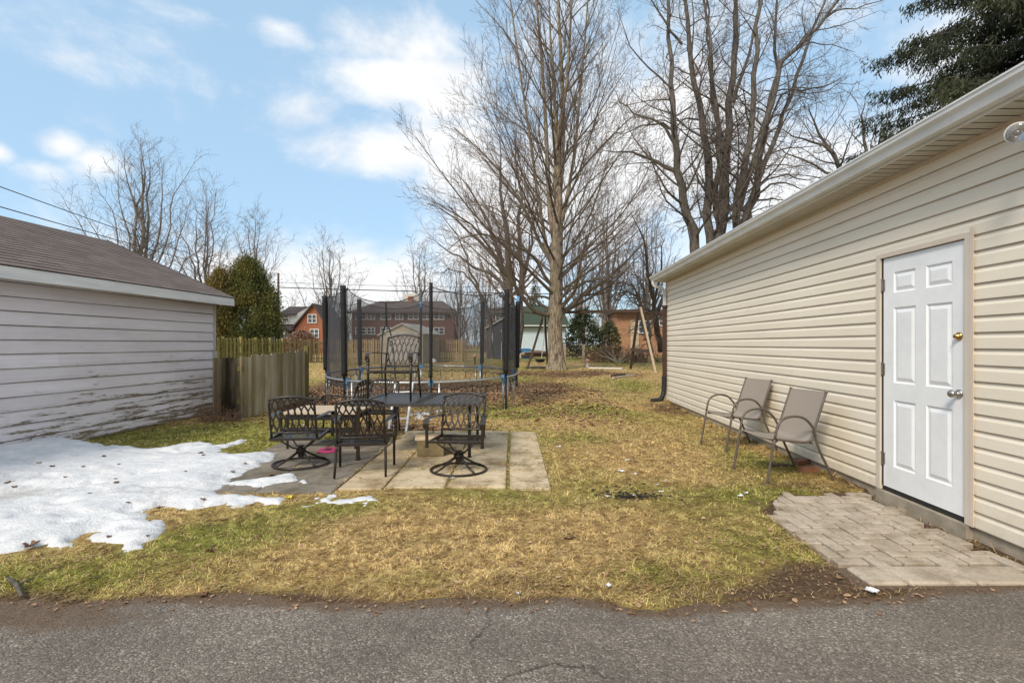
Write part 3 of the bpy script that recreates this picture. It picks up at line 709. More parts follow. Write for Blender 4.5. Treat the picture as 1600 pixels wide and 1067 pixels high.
# fallen leaves
lx, ly, ls = [], [], []
for (n, x0, x1, y0, y1, s_, th) in [(9000,-3.6,3.3,2.6,5,.009,-.08),(1600,-3.6,3.3,2.6,4.8,.017,.05),(7000,-6,3.6,5,9,.014,-.03),(19000,-6.5,2.4,8.1,15,.040,.22),(5000,-5,6,15,28,.045,.25)]:
    x, y = scatter(n, x0, x1, y0, y1); ok = clear_of(x, y); x, y = x[ok], y[ok]
    _, b_, d_ = masks(x, y); ok = NR.rand(len(x)) < np.clip(b_*1.3-th+.12, .03, 1); x, y = x[ok], y[ok]
    lx.append(x); ly.append(y); ls.append(np.full(len(x), s_))
for k in range(230):   # a few blown on to the slabs and the driveway edge
    q = R.random()
    if q < .3: a, b = R.uniform(-2.6, .3), R.uniform(4.85, 7.9); lx.append([a]); ly.append([b]); ls.append([.011])
    elif q < .55: b = R.uniform(3.0, 4.7); a = 3.16+.041*b-abs(R.gauss(0, .22))-.02; lx.append([a]); ly.append([b]); ls.append([.008])
    else:
        a = R.uniform(-3, 3); lx.append([a]); ly.append([float(edge_y(np.array([a]))[0])-abs(R.gauss(0, .06))]); ls.append([.012])
x = np.concatenate(lx); y = np.concatenate(ly); s = np.concatenate(ls)*NR.uniform(.5, 1.5, len(x)); n = len(x)
az = NR.uniform(0, 2*PI, n); c, si = np.cos(az), np.sin(az); z = np.maximum(ground_z(x, y), 0)+.010; z[(poly_dist(x, y, PAVE) > 0)] = .030
slab = (x > -3.1) & (x < .38) & (y > 4.8) & (y < 8.05); z[slab] = .048
vs = []
for (a, b, h) in [(-1,0,.0),(-.2,-.62,.18),(.35,-.45,.3),(1,0,.05),(.3,.5,.35),(-.3,.6,.12),(0,0,.0)]:
    hh = h*NR.uniform(.2, 1.6, n)
    vs.append(np.stack([x+s*(a*c-b*si), y+s*(a*si+b*c), z+s*hh], -1))
vv = np.stack(vs, 1).reshape(-1, 3); b0 = np.arange(n)*7
ff = np.concatenate([np.stack([b0+i, b0+(i+1) % 6, b0+6], -1) for i in range(6)])
tag(kind(npmesh('fallen_leaves', vv, ff, M['litter'], attrs=dict(rnd=np.repeat(NR.rand(n), 7))), 'stuff'), 'brown dead leaves strewn under the trampoline and over the lawn', 'leaves')
def uvmesh(name, quads, mat, parent=None, loc=None, thick=None):
    """quads: list of 4 corner points (p0 origin, p1 along u, ...), uv in metres"""
    me = bpy.data.meshes.new(name); v = []; f = []; uv = []
    for q in quads:
        o = len(v); v += [tuple(p) for p in q]; f.append(tuple(range(o, o+len(q))))
        p = [Vector(a) for a in q]; u = (p[1]-p[0]).normalized(); nrm = (p[1]-p[0]).cross(p[-1]-p[0]).normalized(); w = nrm.cross(u)
        off = R.random()*0
        uv += [((a-p[0]).dot(u)+off, (a-p[0]).dot(w)) for a in p]
    me.from_pydata(v, [], f); l = me.uv_layers.new(name='UVMap')
    for i, c in enumerate(uv): l.data[i].uv = c
    me.materials.append(mat); me.update(); return link(name, me, parent, loc)
def quad(a, b, c, d): return [a, b, c, d]

# ---------------------------------------------------------------- beige vinyl garage (right)
th = -math.atan(.041)
gar = empty('garage', (3.16, 0, 0), th, 'beige vinyl-sided garage with white gutter and six-panel door', 'garage')
S0, S1, DA, DB, DZ0, DZ1 = -2.4, 12.08, 3.655, 4.675, .125, 2.205
sid = MB(); ex = .1155
def dl(z, zt=None):   # one Dutch-lap course, outward is -x
    return [(-.005, z), (-.019, z+.001), (-.019, z+.010), (-.017, z+.074), (-.010, z+.088), (-.006, z+.104), (-.006, z+ex)]
for k in range(24):
    z = .10+k*ex; mid = z+ex/2
    segs = [(S0, DA), (DB, S1)] if mid < DZ1+.02 else [(S0, S1)]
    for (a, b) in segs:
        cuts = [a]; c = a+R.uniform(1.5, 3.6)
        while c < b-.6: cuts.append(c); c += R.uniform(2.6, 3.7)
        cuts.append(b)
        for q in range(len(cuts)-1):
            dz = R.uniform(-.0006, .0006); n = max(2, int((cuts[q+1]-cuts[q])/.5)); ph = R.uniform(0, 6)
            for t in range(n):
                ya = cuts[q]+(cuts[q+1]-cuts[q])*t/n; yb = cuts[q]+(cuts[q+1]-cuts[q])*(t+1)/n
                wv = lambda yy: .0011*math.sin(yy*1.9+ph+k)+dz
                p = dl(z); m_ = len(p)
                vs = [(x+wv(ya), ya, zz) for x, zz in p]+[(x+wv(yb), yb+(.002 if t == n-1 else 0), zz) for x, zz in p]
                sid.add(vs, [(i, i+1, m_+i+1, m_+i) for i in range(m_-1)])
sid.box(-.004, .12, S0, DA+.01, .09, 2.88); sid.box(-.004, .12, DB-.01, S1, .09, 2.88); sid.box(-.004, .12, DA+.01, DB-.01, DZ1, 2.88)
sid.box(.121, 6.0, S1-.12, S1, .09, 2.88); sid.box(5.88, 6.0, S0, S1-.121, .09, 2.88)
sid.add([(0,S1-.01,2.88),(6,S1-.01,2.88),(3,S1-.01,3.95)], [(0,1,2)])
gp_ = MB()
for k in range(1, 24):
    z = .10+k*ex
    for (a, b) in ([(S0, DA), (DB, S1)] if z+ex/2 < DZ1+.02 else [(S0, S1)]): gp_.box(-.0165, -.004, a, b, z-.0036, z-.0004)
gp_.build('lap_shadow_strip', M['lapline'], gar)  # thin solid strips, coloured as the shadow under each vinyl lap
wall = sid.build('siding', M['vinyl'], gar)
fd = MB(); fd.box(.006, .14, S0, DA-.02, -.3, .102); fd.box(.006, .14, DA-.018, DB+.018, -.3, .118); fd.box(.006, .14, DB+.02, S1, -.3, .102); fd.box(.141, 6.0, S1-.10, S1-.002, -.3, .102)
fd.box(-.045, .005, DA+.03, DB-.02, -.1, .095)
fd.build('foundation', M['concrete'], gar)
cb = MB(); cb.box(-.030, .02, S1-.045, S1+.02, .085, 2.87); cb.box(-.028, -.004, S0+.02, DA-.07, 2.845, 2.868); cb.box(-.028, -.004, DA-.07, S1-.046, 2.846, 2.868)
cb.build('corner_trim', M['beige'], gar)
# soffit with grooves, fascia, K gutter, roof
sf = MB(); y = S0
while y < 12.15:
    sf.strip([(-.268, 2.872), (.0, 2.868)], y, y+.088); sf.strip([(-.268, 2.879), (.0, 2.875)], y+.086, y+.102); y += .10
sf.box(-.268, -.001, S0, 12.15, 2.882, 2.90); sf.build('soffit', M['soffit'], gar)
fa = MB(); fa.box(-.285, -.269, S0, 12.18, 2.862, 3.0); fa.build('fascia', M['whitemetal'], gar)
gu = MB(); prof = [(-.286,2.995),(-.286,2.882),(-.352,2.880),(-.356,2.892),(-.366,2.925),(-.392,2.95),(-.396,2.975),(-.402,2.978),(-.402,2.99),(-.392,2.995),(-.388,2.985),(-.388,2.952),(-.36,2.928),(-.348,2.888),(-.29,2.89),(-.29,2.99)]
for (a, b) in [(S0, 1.9), (1.91, 5.0), (5.01, 8.6), (8.61, 12.16)]: gu.strip(prof, a, b)
gu.add([(x, 12.16, z) for x, z in prof[:10]], [tuple(range(10))])
for q in (1.9, 5.0, 8.6): gu.strip([(x-.003 if x < -.3 else x, z-.003 if z < 2.9 else z) for x, z in prof[:9]], q-.012, q+.016)
gu.build('gutter', M['whitemetal'], gar)
rf = [quad((-.33, 12.35, 2.998), (-.33, S0, 2.998), (3, S0, 4.12), (3, 12.35, 4.12)), quad((6.33, S0, 2.998), (6.33, 12.35, 2.998), (3, 12.35, 4.12), (3, S0, 4.12))]
uvmesh('roof', rf, M['shingle'], gar)
# door
df = MB()
df.box(-.030, .03, DA, DA+.062, .10, DZ1); df.box(-.030, .03, DB-.050, DB, .10, DZ1); df.box(-.030, .03, DA+.063, DB-.051, DZ1-.035, DZ1+.003)
df.box(-.034, -.031, DA-.018, DA+.012, .10, DZ1+.03)
dfo = df.build('door_frame', M['beige'], gar)
dj = MB(); dj.box(-.012, .05, DB-.062, DB-.051, .14, DZ1-.036); dj.box(.02, .05, DA+.063, DB-.063, .12, DZ1-.036); dj.box(-.006, .05, DA+.063, DB-.051, .100, .128)
dj.build('threshold', M['gap'], gar)
D0, D1, Z0, Z1 = DA+.070, DB-.066, .137, DZ1-.042
dw, dh = D1-D0, Z1-Z0
def dp(u, v, o): return (-.006-o, D1-u*dw, Z1-v*dh)   # u from hinge side (far) to lock side, v downwards
us = [0, .145, .435, .565, .855, 1]; vs_ = [0, .066, .154, .218, .542, .617, .905, 1]
dm = MB()
for i in range(5):
    for j in range(7):
        u0, u1, v0, v1 = us[i], us[i+1], vs_[j], vs_[j+1]
        if i in (1, 3) and j in (1, 3, 5):
            rings = [(0, 0), (.008, -.010), (.018, -.011), (.044, -.002), (.047, -.001)]
            prev = None
            for (ins, o) in rings:
                a, b = ins/dw, ins/dh; cur = [dp(u0+a, v0+b, o), dp(u1-a, v0+b, o), dp(u1-a, v1-b, o), dp(u0+a, v1-b, o)]
                if prev:
                    for k in range(4): dm.add([prev[k], prev[(k+1) % 4], cur[(k+1) % 4], cur[k]], [(0,1,2,3)])
                prev = cur
            dm.add(prev, [(0,1,2,3)])
        else: dm.add([dp(u0,v0,0), dp(u1,v0,0), dp(u1,v1,0), dp(u0,v1,0)], [(0,1,2,3)])
dm.box(.012, .028, D0, D1, Z0, Z1)
for (ya, yb, za, zb) in ((D0, D0, Z0, Z1), (D1, D1, Z0, Z1)): dm.add([(-.006, ya, za), (.013, ya, za), (.013, ya, zb), (-.006, ya, zb)], [(0,1,2,3)])
dm.add([(-.006, D0, Z1), (-.006, D1, Z1), (.013, D1, Z1), (.013, D0, Z1)], [(0,1,2,3)]); dm.add([(-.006, D0, Z0), (-.006, D1, Z0), (.013, D1, Z0), (.013, D0, Z0)], [(0,1,2,3)])
dob = dm.build('door', M['door'], gar)
Rk = Matrix.Rotation(-PI/2, 4, 'Y')
def knob(name, prof, y, z, mat):
    m = MB(); m.lathe(prof, n=20, M=Matrix.Translation((-.006, y, z)) @ Rk); return m.build(name, mat, dob, smooth=True)
knob('door_knob', [(.034,0),(.034,.006),(.028,.012),(.012,.018),(.011,.036),(.020,.042),(.028,.052),(.029,.062),(.022,.072),(.008,.076)], D0+.065, 1.035, M['nickel'])
knob('deadbolt', [(.031,0),(.031,.008),(.025,.014),(.017,.018),(.016,.034),(.013,.037),(.004,.038)], D0+.065, 1.46, M['brass'])
for z in (.38, 1.18, 1.93):
    hg = MB(); hg.tube([(-.016, D1+.006, z-.05), (-.016, D1+.006, z+.05)], .008, 8); hg.box(-.014, -.006, D1-.02, D1+.004, z-.05, z+.05)
    for q in (-.055, .052): hg.tube([(-.016, D1+.006, z+q), (-.016, D1+.006, z+q+.006)], .010, 8)
    hg.build('hinge', M['steel'], dob)
# downspout at the far corner
ds = MB(); yk = 12.02
def rectpipe(m, pts, w=.033, h=.025):
    for a, b in zip(pts[:-1], pts[1:]):
        m.bar(a, b, w*2, h*2, up=(0,1,0))
rectpipe(ds, [(-.335, yk, 2.885), (-.335, yk, 2.80), (-.09, yk, 2.68), (-.075, yk, 2.62), (-.075, yk, 2.30)])
d_o = ds.build('downspout', M['white'], gar)
bp = MB(); bp.bar((-.075, yk, 2.30), (-.075, yk, .62), .082, .06, up=(0,1,0)); bp.box(-.125, -.022, yk-.05, yk+.05, 2.26, 2.31); bp.build('lower_pipe', M['brownpipe'], d_o)
cp = MB(); pts = [(-.08, yk, .66), (-.082, yk, .45), (-.095, yk-.01, .28), (-.14, yk-.03, .15), (-.22, yk-.06, .095), (-.40, yk-.10, .085)]
P2 = []; 
for a, b in zip(pts[:-1], pts[1:]):
    a, b = Vector(a), Vector(b); n = max(2, int((b-a).length/.012))
    for i in range(n): P2.append(a.lerp(b, i/n))
P2.append(Vector(pts[-1])); cp.tube(P2, [.052+.005*(i % 2) for i in range(len(P2))], 12); cp.build('corrugated_boot', M['blackpipe'], d_o, smooth=True)
# flood lamp under the soffit
lp = W(1590, 208, 3.02); inv = (Matrix.Translation((3.16,0,0)) @ Matrix.Rotation(th, 4, 'Z')).inverted(); ll = inv @ lp
tgt = Vector((-.70, -.66, -.30)).normalized(); Ml = Matrix.Translation(ll) @ tgt.to_track_quat('Z', 'Y').to_matrix().to_4x4()
fl = MB(); fl.lathe([(.016,-.13),(.020,-.09),(.026,-.07),(.048,-.03),(.059,-.008),(.061,0),(.058,.003),(.054,.001)], n=24, M=Ml); fl.tube([ll-tgt*.12, ll-tgt*.15+Vector((.02,0,.02)), (ll.x+.10, ll.y+.05, ll.z+.03), (-.02, ll.y+.06, ll.z+.04)], .015, 8)
flo = fl.build('floodlight', M['whitemetal'], gar, smooth=True)
le = MB(); le.lathe([(.053,.006),(.050,.010),(.036,.013),(.018,.0145),(.002,.015)], n=24, M=Ml); le.build('lens', M['lens'], flo, smooth=True)
br_ = MB(); br_.lathe([(.052,.0012),(.050,.0025),(.030,.0015),(.028,.004),(.016,.003),(.012,.006),(.001,.006)], n=24, M=Ml); br_.build('reflector', M['nickel'], flo, smooth=True)

# ---------------------------------------------------------------- lilac garage (left)
t2 = -math.atan(.075)
lg = empty('old_garage', (-6.73, 0, 0), t2, 'old lilac wooden garage with peeling clapboards and brown shingle roof', 'garage')
E1 = 10.22; lb = MB(); LAP = []
exl = .179
for k in range(13):
    z = .03+k*exl-.0; top = min(z+exl, 2.19)
    if z >= 2.19: break
    cuts = [-2.0]; c = R.uniform(-1, 2)
    while c < E1-1: cuts.append(c); c += R.uniform(2.6, 4.9)
    cuts.append(E1)
    for q in range(len(cuts)-1):
        r_ = R.random(); n = max(2, int((cuts[q+1]-cuts[q])/.35)); ph = R.uniform(0, 9); a_h = .0022
        for t in range(n):
            ya = cuts[q]+(cuts[q+1]-cuts[q])*t/n+(.0012 if t == 0 and q else 0); yb = cuts[q]+(cuts[q+1]-cuts[q])*(t+1)/n
            w = lambda yy: a_h*math.sin(yy*1.3+ph)+a_h*.7*math.sin(yy*3.7+ph*2)+(R.uniform(-.002,.002) if k < 5 else 0)
            za, zb = z+w(ya), z+w(yb)
            vs = []
            for (yy, zz) in ((ya, za), (yb, zb)): vs += [(.0, yy, zz), (.024, yy, zz), (.0235, yy, zz+.05), (.010, yy, top+.004)]
            lb.add(vs, [(0,4,5,1),(1,5,6,2),(2,6,7,3)], r_); LAP += [1, 1, .45, 0]*2
o = len(lb.v); lb.box(-.12, -.004, -2, E1, .02, 2.25); LAP += [0]*(len(lb.v)-o)
o = len(lb.v); lb.box(-5.0, -.121, E1-.12, E1, .02, 2.25); lb.add([(0,E1-.02,2.25),(-5,E1-.02,2.25),(-2.5,E1-.02,3.42)], [(0,1,2)]); LAP += [0]*(len(lb.v)-o)
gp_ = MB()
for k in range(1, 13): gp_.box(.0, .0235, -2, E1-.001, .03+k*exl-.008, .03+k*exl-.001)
gp_.build('lap_shadow_strip', simple('lap_shadow_and_dirt', (.17,.14,.135), (.06,.05,.048), 9, .9, stretch=(1,.5,1)), lg)  # solid strips whose dark colour stands for shadow and dirt under the boards
w_o = lb.build('clapboards', M['peeling'], lg)
a = w_o.data.attributes.new('lap', 'FLOAT', 'POINT'); a.data.foreach_set('value', LAP)
cbm = MB(); cbm.box(-.02, .032, E1+.001, E1+.07, 1.28, 2.19, .3); cbm.box(-.02, .040, E1-.02, E1+.105, -.05, 1.27, .9)
cb_o = cbm.build('corner_board', simple('faded_corner_board', (.52,.50,.47), (.36,.35,.30), 5, .8, stretch=(4,4,1)), lg)
fm = MB(); fm.box(-.10, -.002, -2, E1-.05, -.3, .04); fm.build('foundation', M['concrete'], lg)
ev = MB(); ev.box(.28, .305, -2.2, 10.46, 2.178, 2.325); ev.box(-.02, .279, -2.2, 10.44, 2.205, 2.22)
ev.box(.02, .279, 10.425, 10.455, 2.19, 2.30)
ev.bar((.27, 10.44, 2.27), (-2.5, 10.44, 3.49), .03, .12); ev.bar((-5.27, 10.44, 2.27), (-2.5, 10.44, 3.49), .03, .12)
ev.build('fascia', simple('old_white_fascia', (.80,.79,.77), (.64,.63,.61), 4, .7, stretch=(1,.4,4), bump=.2, bscale=30), lg)
# stepped shingle courses
rise = (3.56-2.335)/2.815; sl_ = math.hypot(2.815, 1.225); nrow = 22; quads = []
for side in (0, 1):
    for k in range(nrow):
        for (ya, yb) in [(-2.3, 1), (1, 4), (4, 7), (7, 10.5)]:
            def rp_(t, lift):
                x = .315-2.815*t; z = 2.335+1.225*t
                x, z = x+.4*lift, z+.9*lift
                return (x, z) if side == 0 else (-5.0-x, z)
            (xa, za), (xb, zb) = rp_(k/nrow, .0105), rp_((k+1)/nrow, .0015)
            (xc, zc) = rp_(k/nrow, -.001)
            if side == 0:
                quads.append([(xa, ya, za), (xa, yb, za), (xb, yb, zb), (xb, ya, zb)]); quads.append([(xc, ya, zc), (xc, yb, zc), (xa, yb, za), (xa, ya, za)])
            else: quads.append([(xa, yb, za), (xa, ya, za), (xb, ya, zb), (xb, yb, zb)])
me_r = uvmesh('roof', quads, M['shingle'], lg)
l = me_r.data.uv_layers[0]
for p in me_r.data.polygons:
    for li in p.loop_indices:
        v = me_r.data.vertices[me_r.data.loops[li].vertex_index].co
        l.data[li].uv = (v.y+10, (v.z-2.3)/1.225*nrow*.135)
rb = MB(); rb.add([(.315,10.5,2.32),(-2.5,10.5,3.54),(-2.5,10.5,3.58),(.315,10.5,2.345)], [(0,1,2,3)]); rb.add([(.3,-2.3,2.326),(.3,10.5,2.326),(-2.5,10.5,3.54),(-2.5,-2.3,3.54)], [(0,1,2,3)])
rb.build('roof_deck', M['gap'], lg)

# ---------------------------------------------------------------- near board fence (gate-like panel between the garages' yards)
def board_run(m, p, q, z0, z1a, z1b, bw=.14, gap=.004, th_=.02, dark=None, jz=.02, gaps=None):
    p, q = Vector(p), Vector(q); L = (q-p).length; u = (q-p)/L; nv = Vector((-u.y, u.x, 0)); t = 0
    while t < L-.02:
        w = min(bw*R.uniform(.93, 1.05), L-t); a = p+u*t; b = p+u*(t+w-gap); zt = z1a+(z1b-z1a)*(t/L)+R.uniform(-jz, jz)
        off = nv*R.uniform(-.003, .003)
        vs = [a+off, b+off, b+off+nv*th_, a+off+nv*th_]
        vv = [(v.x, v.y, z0) for v in vs]+[(v.x, v.y, zt) for v in vs]
        m.add(vv, [(0,3,2,1),(4,5,6,7),(0,1,5,4),(1,2,6,5),(2,3,7,6),(3,0,4,7)], R.random()); t += w
A, B, C = (-5.82, 9.98, 0), (-4.98, 9.42, 0), (-4.90, 12.15, 0)
nf = empty('board_fence', B, 0, 'weathered grey board fence with a black stain by the lilac garage', 'fence')
pn = MB(); board_run(pn, A, B, .03, 1.13, 1.17, .155); na = len(pn.v); board_run(pn, B, C, .03, 1.17, 1.26, .125)
pn.v = [(x-B[0], y-B[1], z) for x, y, z in pn.v]
po = pn.build('board_panel', M['nearfence'], nf)
dk = []
for i, (x, y, z) in enumerate(pn.v):
    wx = x+B[0]; dk.append(min(1, 1.9*max(0, 1-abs(wx+5.32)/.50)*(1.1 if z < .5 else .7)) if i < na else (.75*max(0, 1-abs(y)/.55) if z < .5 else 0))
# finer shading of the stain needs rows: subdivide once
import bmesh
bm_ = bmesh.new(); bm_.from_mesh(po.data); la = bm_.verts.layers.float.new('dark')
for v, d in zip(bm_.verts, dk): v[la] = min(1, d)
bmesh.ops.subdivide_edges(bm_, edges=[e for e in bm_.edges if abs(e.verts[0].co.z-e.verts[1].co.z) > .5], cuts=2, use_grid_fill=False)
bm_.to_mesh(po.data); bm_.free()
rl = MB()
for (p, q) in ((A, B), (B, C)):
    for z in (.35, .95): ox, oy = (.03, .055) if p is A else (-.05, .0); rl.bar((p[0]-B[0]+ox, p[1]-B[1]+oy, z), (q[0]-B[0]+ox, q[1]-B[1]+oy, z), .04, .09, r=.3)
rl.build('rail', M['greenfence'], nf)
ps = MB(); ps.bar((C[0]-B[0], C[1]-B[1]+.05, -.1), (C[0]-B[0], C[1]-B[1]+.05, 1.36), .09, .09, r=.2); ps.build('post', M['greenfence'], nf)

def picket_fence(name, p, q, h, mat, label, gap=.05, bw=.10, npost=6):
    z = float(gz(p[1])); o = empty(name, (p[0], p[1], z), 0, label, 'fence'); m = MB(); m2 = MB()
    dq = Vector((q[0]-p[0], q[1]-p[1], 0)); L = dq.length; u = dq/L; nv = Vector((-u.y, u.x, 0)); t = 0; k = 0
    while t < L:
        off = nv*(.05 if k % 2 else -.02)
        a = u*t+off; b = u*(t+bw)+off; zt = h+R.uniform(-.015, .015)
        for mm in (m,):
            vs = [a, b, b+nv*.02, a+nv*.02]; mm.add([(v.x, v.y, .03) for v in vs]+[(v.x, v.y, zt) for v in vs], [(0,3,2,1),(4,5,6,7),(0,1,5,4),(1,2,6,5),(2,3,7,6),(3,0,4,7)], R.random())
        t += (bw+gap) if name != 'tan_fence' else bw*.5+gap; k += 1
    for zz in (.25, h*.55, h-.22): m2.bar((nv*.028)+Vector((0,0,zz)), u*L+nv*.028+Vector((0,0,zz)), .035, .09, r=.4)
    m.build('picket_panel', mat, o); m2.build('rail', mat, o)
    for i in range(npost+1):
        c = u*(L*i/npost); pm = MB(); pm.box(c.x-.05, c.x+.05, c.y-.05, c.y+.05, -.1, h+.06, R.random()); pm.build('post', mat, o)
    return o
fe1 = picket_fence('picket_fence', (W(318,540,21).x, 21), (W(441,540,28).x, 28), 1.52, M['greenfence'], 'mossy green picket fence behind the weathered grey board fence', .028, .13, 5)
fe2 = picket_fence('picket_fence', (W(437,540,33.5).x, 33.5), (W(728,540,34).x, 34), 1.50, M['tanfence'], 'long tan picket fence across the back of the yard', .055, .10, 6)

# ---------------------------------------------------------------- far buildings
def window(m_name, parent, x, z, w, h, y=0., muntin=1, face=-1):
    f = MB(); t = .09; d0, d1 = y-.10, y+.02
    f.box(x-w/2, x+w/2, d0, d1, z-h/2, z-h/2+t); f.box(x-w/2, x+w/2, d0, d1, z+h/2-t, z+h/2)
    f.box(x-w/2, x-w/2+t, d0, d1, z-h/2+t, z+h/2-t); f.box(x+w/2-t, x+w/2, d0, d1, z-h/2+t, z+h/2-t)
    for k in range(muntin):
        c = x-w/2+w*(k+1)/(muntin+1); f.box(c-t/2, c+t/2, d0+.02, d1-.01, z-h/2+t, z+h/2-t)
    f.box(x-w/2+t, x+w/2-t, d0+.03, d1-.02, z-.03, z+.03)
    fo = f.build('window', M['white'], parent); g = MB(); g.box(x-w/2+t*.5, x+w/2-t*.5, y-.04, y+.01, z-h/2+t*.5, z+h/2-t*.5); g.build('pane', M['glass'], fo)
GZ = .25
# long brown brick block of flats
D = 72.; k_ = D/F
def wx(px, d=D): return (px-800)*d/F
def wz(py, d=D): return CAMZ-(py-HY)*d/F-GZ
ap = empty('apartment_block', (wx(629), D, GZ), 0, 'long two-storey brown brick block of flats with white windows beyond the tan fence', 'building')
c0 = wx(629); xl, xr = wx(550)-c0, wx(709)-c0; ze = wz(488)
b = [quad((xl,0,0),(xr,0,0),(xr,0,ze),(xl,0,ze)), quad((xr,0,0),(xr,9,0),(xr,9,ze),(xr,0,ze)), quad((xl,9,0),(xl,0,0),(xl,0,ze),(xl,9,ze)), quad((xr,9,0),(xl,9,0),(xl,9,ze),(xr,9,ze))]
uvmesh('wall', b, M['brownbrick'], ap)
rz = wz(470, 76); xa, xb = xl-.5, xr+.5
r_o = uvmesh('roof', [quad((xa,-.6,ze),(xb,-.6,ze),(xb-2.6,4.5,rz),(xa+3.2,4.5,rz)), quad((xb,-.6,ze),(xb,9.6,ze),(xb-2.6,4.5,rz),(xb-2.6,4.5,rz)), quad((xa,9.6,ze),(xa,-.6,ze),(xa+3.2,4.5,rz),(xa+3.2,4.5,rz)), quad((xb,9.6,ze),(xa,9.6,ze),(xa+3.2,4.5,rz),(xb-2.6,4.5,rz))], M['sootroof'], ap)
ff_ = MB(); ff_.box(xa, xb, -.64, -.60, ze-.22, ze+.02); ff_.build('fascia', M['darkwood'], ap)
ch = MB(); cx = wx(632)-c0; ch.box(cx-.35, cx+.35, 4, 4.8, rz-.6, wz(463, 76)); ch.build('chimney', M['redbrick'], r_o)
ch = MB(); cx = wx(629)-c0; ch.box(cx-1.0, cx+1.3, 5.2, 6.6, rz-.8, wz(459, 77)); ch.build('chimney', M['shedroof'], r_o)
for px in (564, 580, 603, 624, 646, 667, 686):
    window('window', ap, wx(px)-c0, wz(494), 1.15 if px in (580, 624) else 1.5, 1.0)
    window('window', ap, wx(px)-c0, wz(517), 1.15 if px in (580, 624) else 1.5, 1.0)
# second brown block, right behind the dark shed
D2 = 74.; c0 = wx(783, D2); a2 = empty('apartment_block', (c0, D2, GZ), 0, 'second brown brick block partly hidden behind the dark grey shed', 'building')
xl, xr, ze = wx(753,D2)-c0, wx(812,D2)-c0, wz(489, D2); rz = wz(478, D2)
uvmesh('wall', [quad((xl,0,0),(xr,0,0),(xr,0,ze),(xl,0,ze)), quad((xr,0,0),(xr,7,0),(xr,7,ze),(xr,0,ze)), quad((xl,7,0),(xl,0,0),(xl,0,ze),(xl,7,ze))], M['brownbrick'], a2)
uvmesh('roof', [quad((xl-.4,-.5,ze),(xr+.4,-.5,ze),(xr+.4,3.5,rz),(xl+1.6,3.5,rz)), quad((xl-.4,7.5,ze),(xl-.4,-.5,ze),(xl+1.6,3.5,rz),(xl+1.6,3.5,rz))], M['sootroof'], a2)
for px in (764, 781): window('window', a2, wx(px, D2)-c0, wz(496, D2), 1.3, .9)
# orange brick house
D3 = 62.; c0 = wx(480, D3); X3 = lambda px: wx(px, D3)-c0; Z3 = lambda py: wz(py, D3)
oh = empty('brick_house', (c0, D3, GZ), 0, 'orange brick gabled house with white dormer beside the utility pole', 'house')
gp = [(X3(461),0,0),(X3(509),0,0),(X3(509),0,Z3(505)),(X3(489.5),0,Z3(476)),(X3(461),0,Z3(514))]
uvmesh('wall', [gp, quad((X3(509),0,0),(X3(509),7,0),(X3(509),7,Z3(505)),(X3(509),0,Z3(505))), quad((X3(436),.8,0),(X3(461)-.004,.8,0),(X3(461)-.004,.8,Z3(516)),(X3(436),.8,Z3(516)))], M['orangebrick'], oh)
def slabq(name, pts, t, mat, parent):
    m = MB(); n = len(pts); top = [Vector(p) for p in pts]; bot = [p-Vector((0,0,t)) for p in top]
    m.add(top+bot, [tuple(range(n)), tuple(range(2*n-1, n-1, -1))]+[(i, n+i, n+(i+1) % n, (i+1) % n) for i in range(n)]); return m.build(name, mat, parent)
rof = slabq('roof', [(X3(452),-.35,Z3(518)),(X3(489.5),-.35,Z3(474)),(X3(489.5),7,Z3(474)),(X3(452),7,Z3(518))], .22, M['sootroof'], oh)
slabq('roof', [(X3(489.7),-.35,Z3(474)),(X3(511),-.35,Z3(507)),(X3(511),7,Z3(507)),(X3(489.7),7,Z3(474))], .2, M['sootroof'], oh)
slabq('roof', [(X3(430),-.8,Z3(515)),(X3(461),-.8,Z3(515)),(X3(466),2.8,Z3(502)),(X3(430),2.8,Z3(502))], .15, M['sootroof'], oh)
dmr = MB(); dmr.box(X3(430), X3(456), 1.2, 5, Z3(506), Z3(490)); dmr.add([(X3(455.5),1.15,Z3(504)),(X3(476),1.15,Z3(479)),(X3(458),1.15,Z3(489)),(X3(455.5),1.15,Z3(490))], [(0,1,2,3)]); do = dmr.build('dormer', M['white'], oh)
slabq('dormer_roof', [(X3(430),.8,Z3(490)),(X3(456),.8,Z3(490)),(X3(479),4,Z3(475)),(X3(430),4,Z3(475))], .12, M['sootroof'], do)
window('window', oh, X3(440), Z3(496), .9, .9, 1.18, 0); window('window', oh, X3(441), Z3(521), 2.2, 1.1, .78)
window('window', oh, X3(488), Z3(498), 1.1, 1.1); window('window', oh, X3(491.5), Z3(521), 1.1, 1.1)
dsx = MB(); dsx.lathe([(.02,0),(.2,.03),(.3,.09),(.31,.10),(.29,.10),(.19,.045),(.01,.015)], n=14, M=Matrix.Translation((X3(447), -.6, Z3(519))) @ Matrix.Rotation(PI/2, 4, 'X')); dsx.tube([(X3(447), -.55, Z3(519)), (X3(449), .5, Z3(524))], .03, 6); dsx.build('satellite_dish', M['whitemetal'], oh)
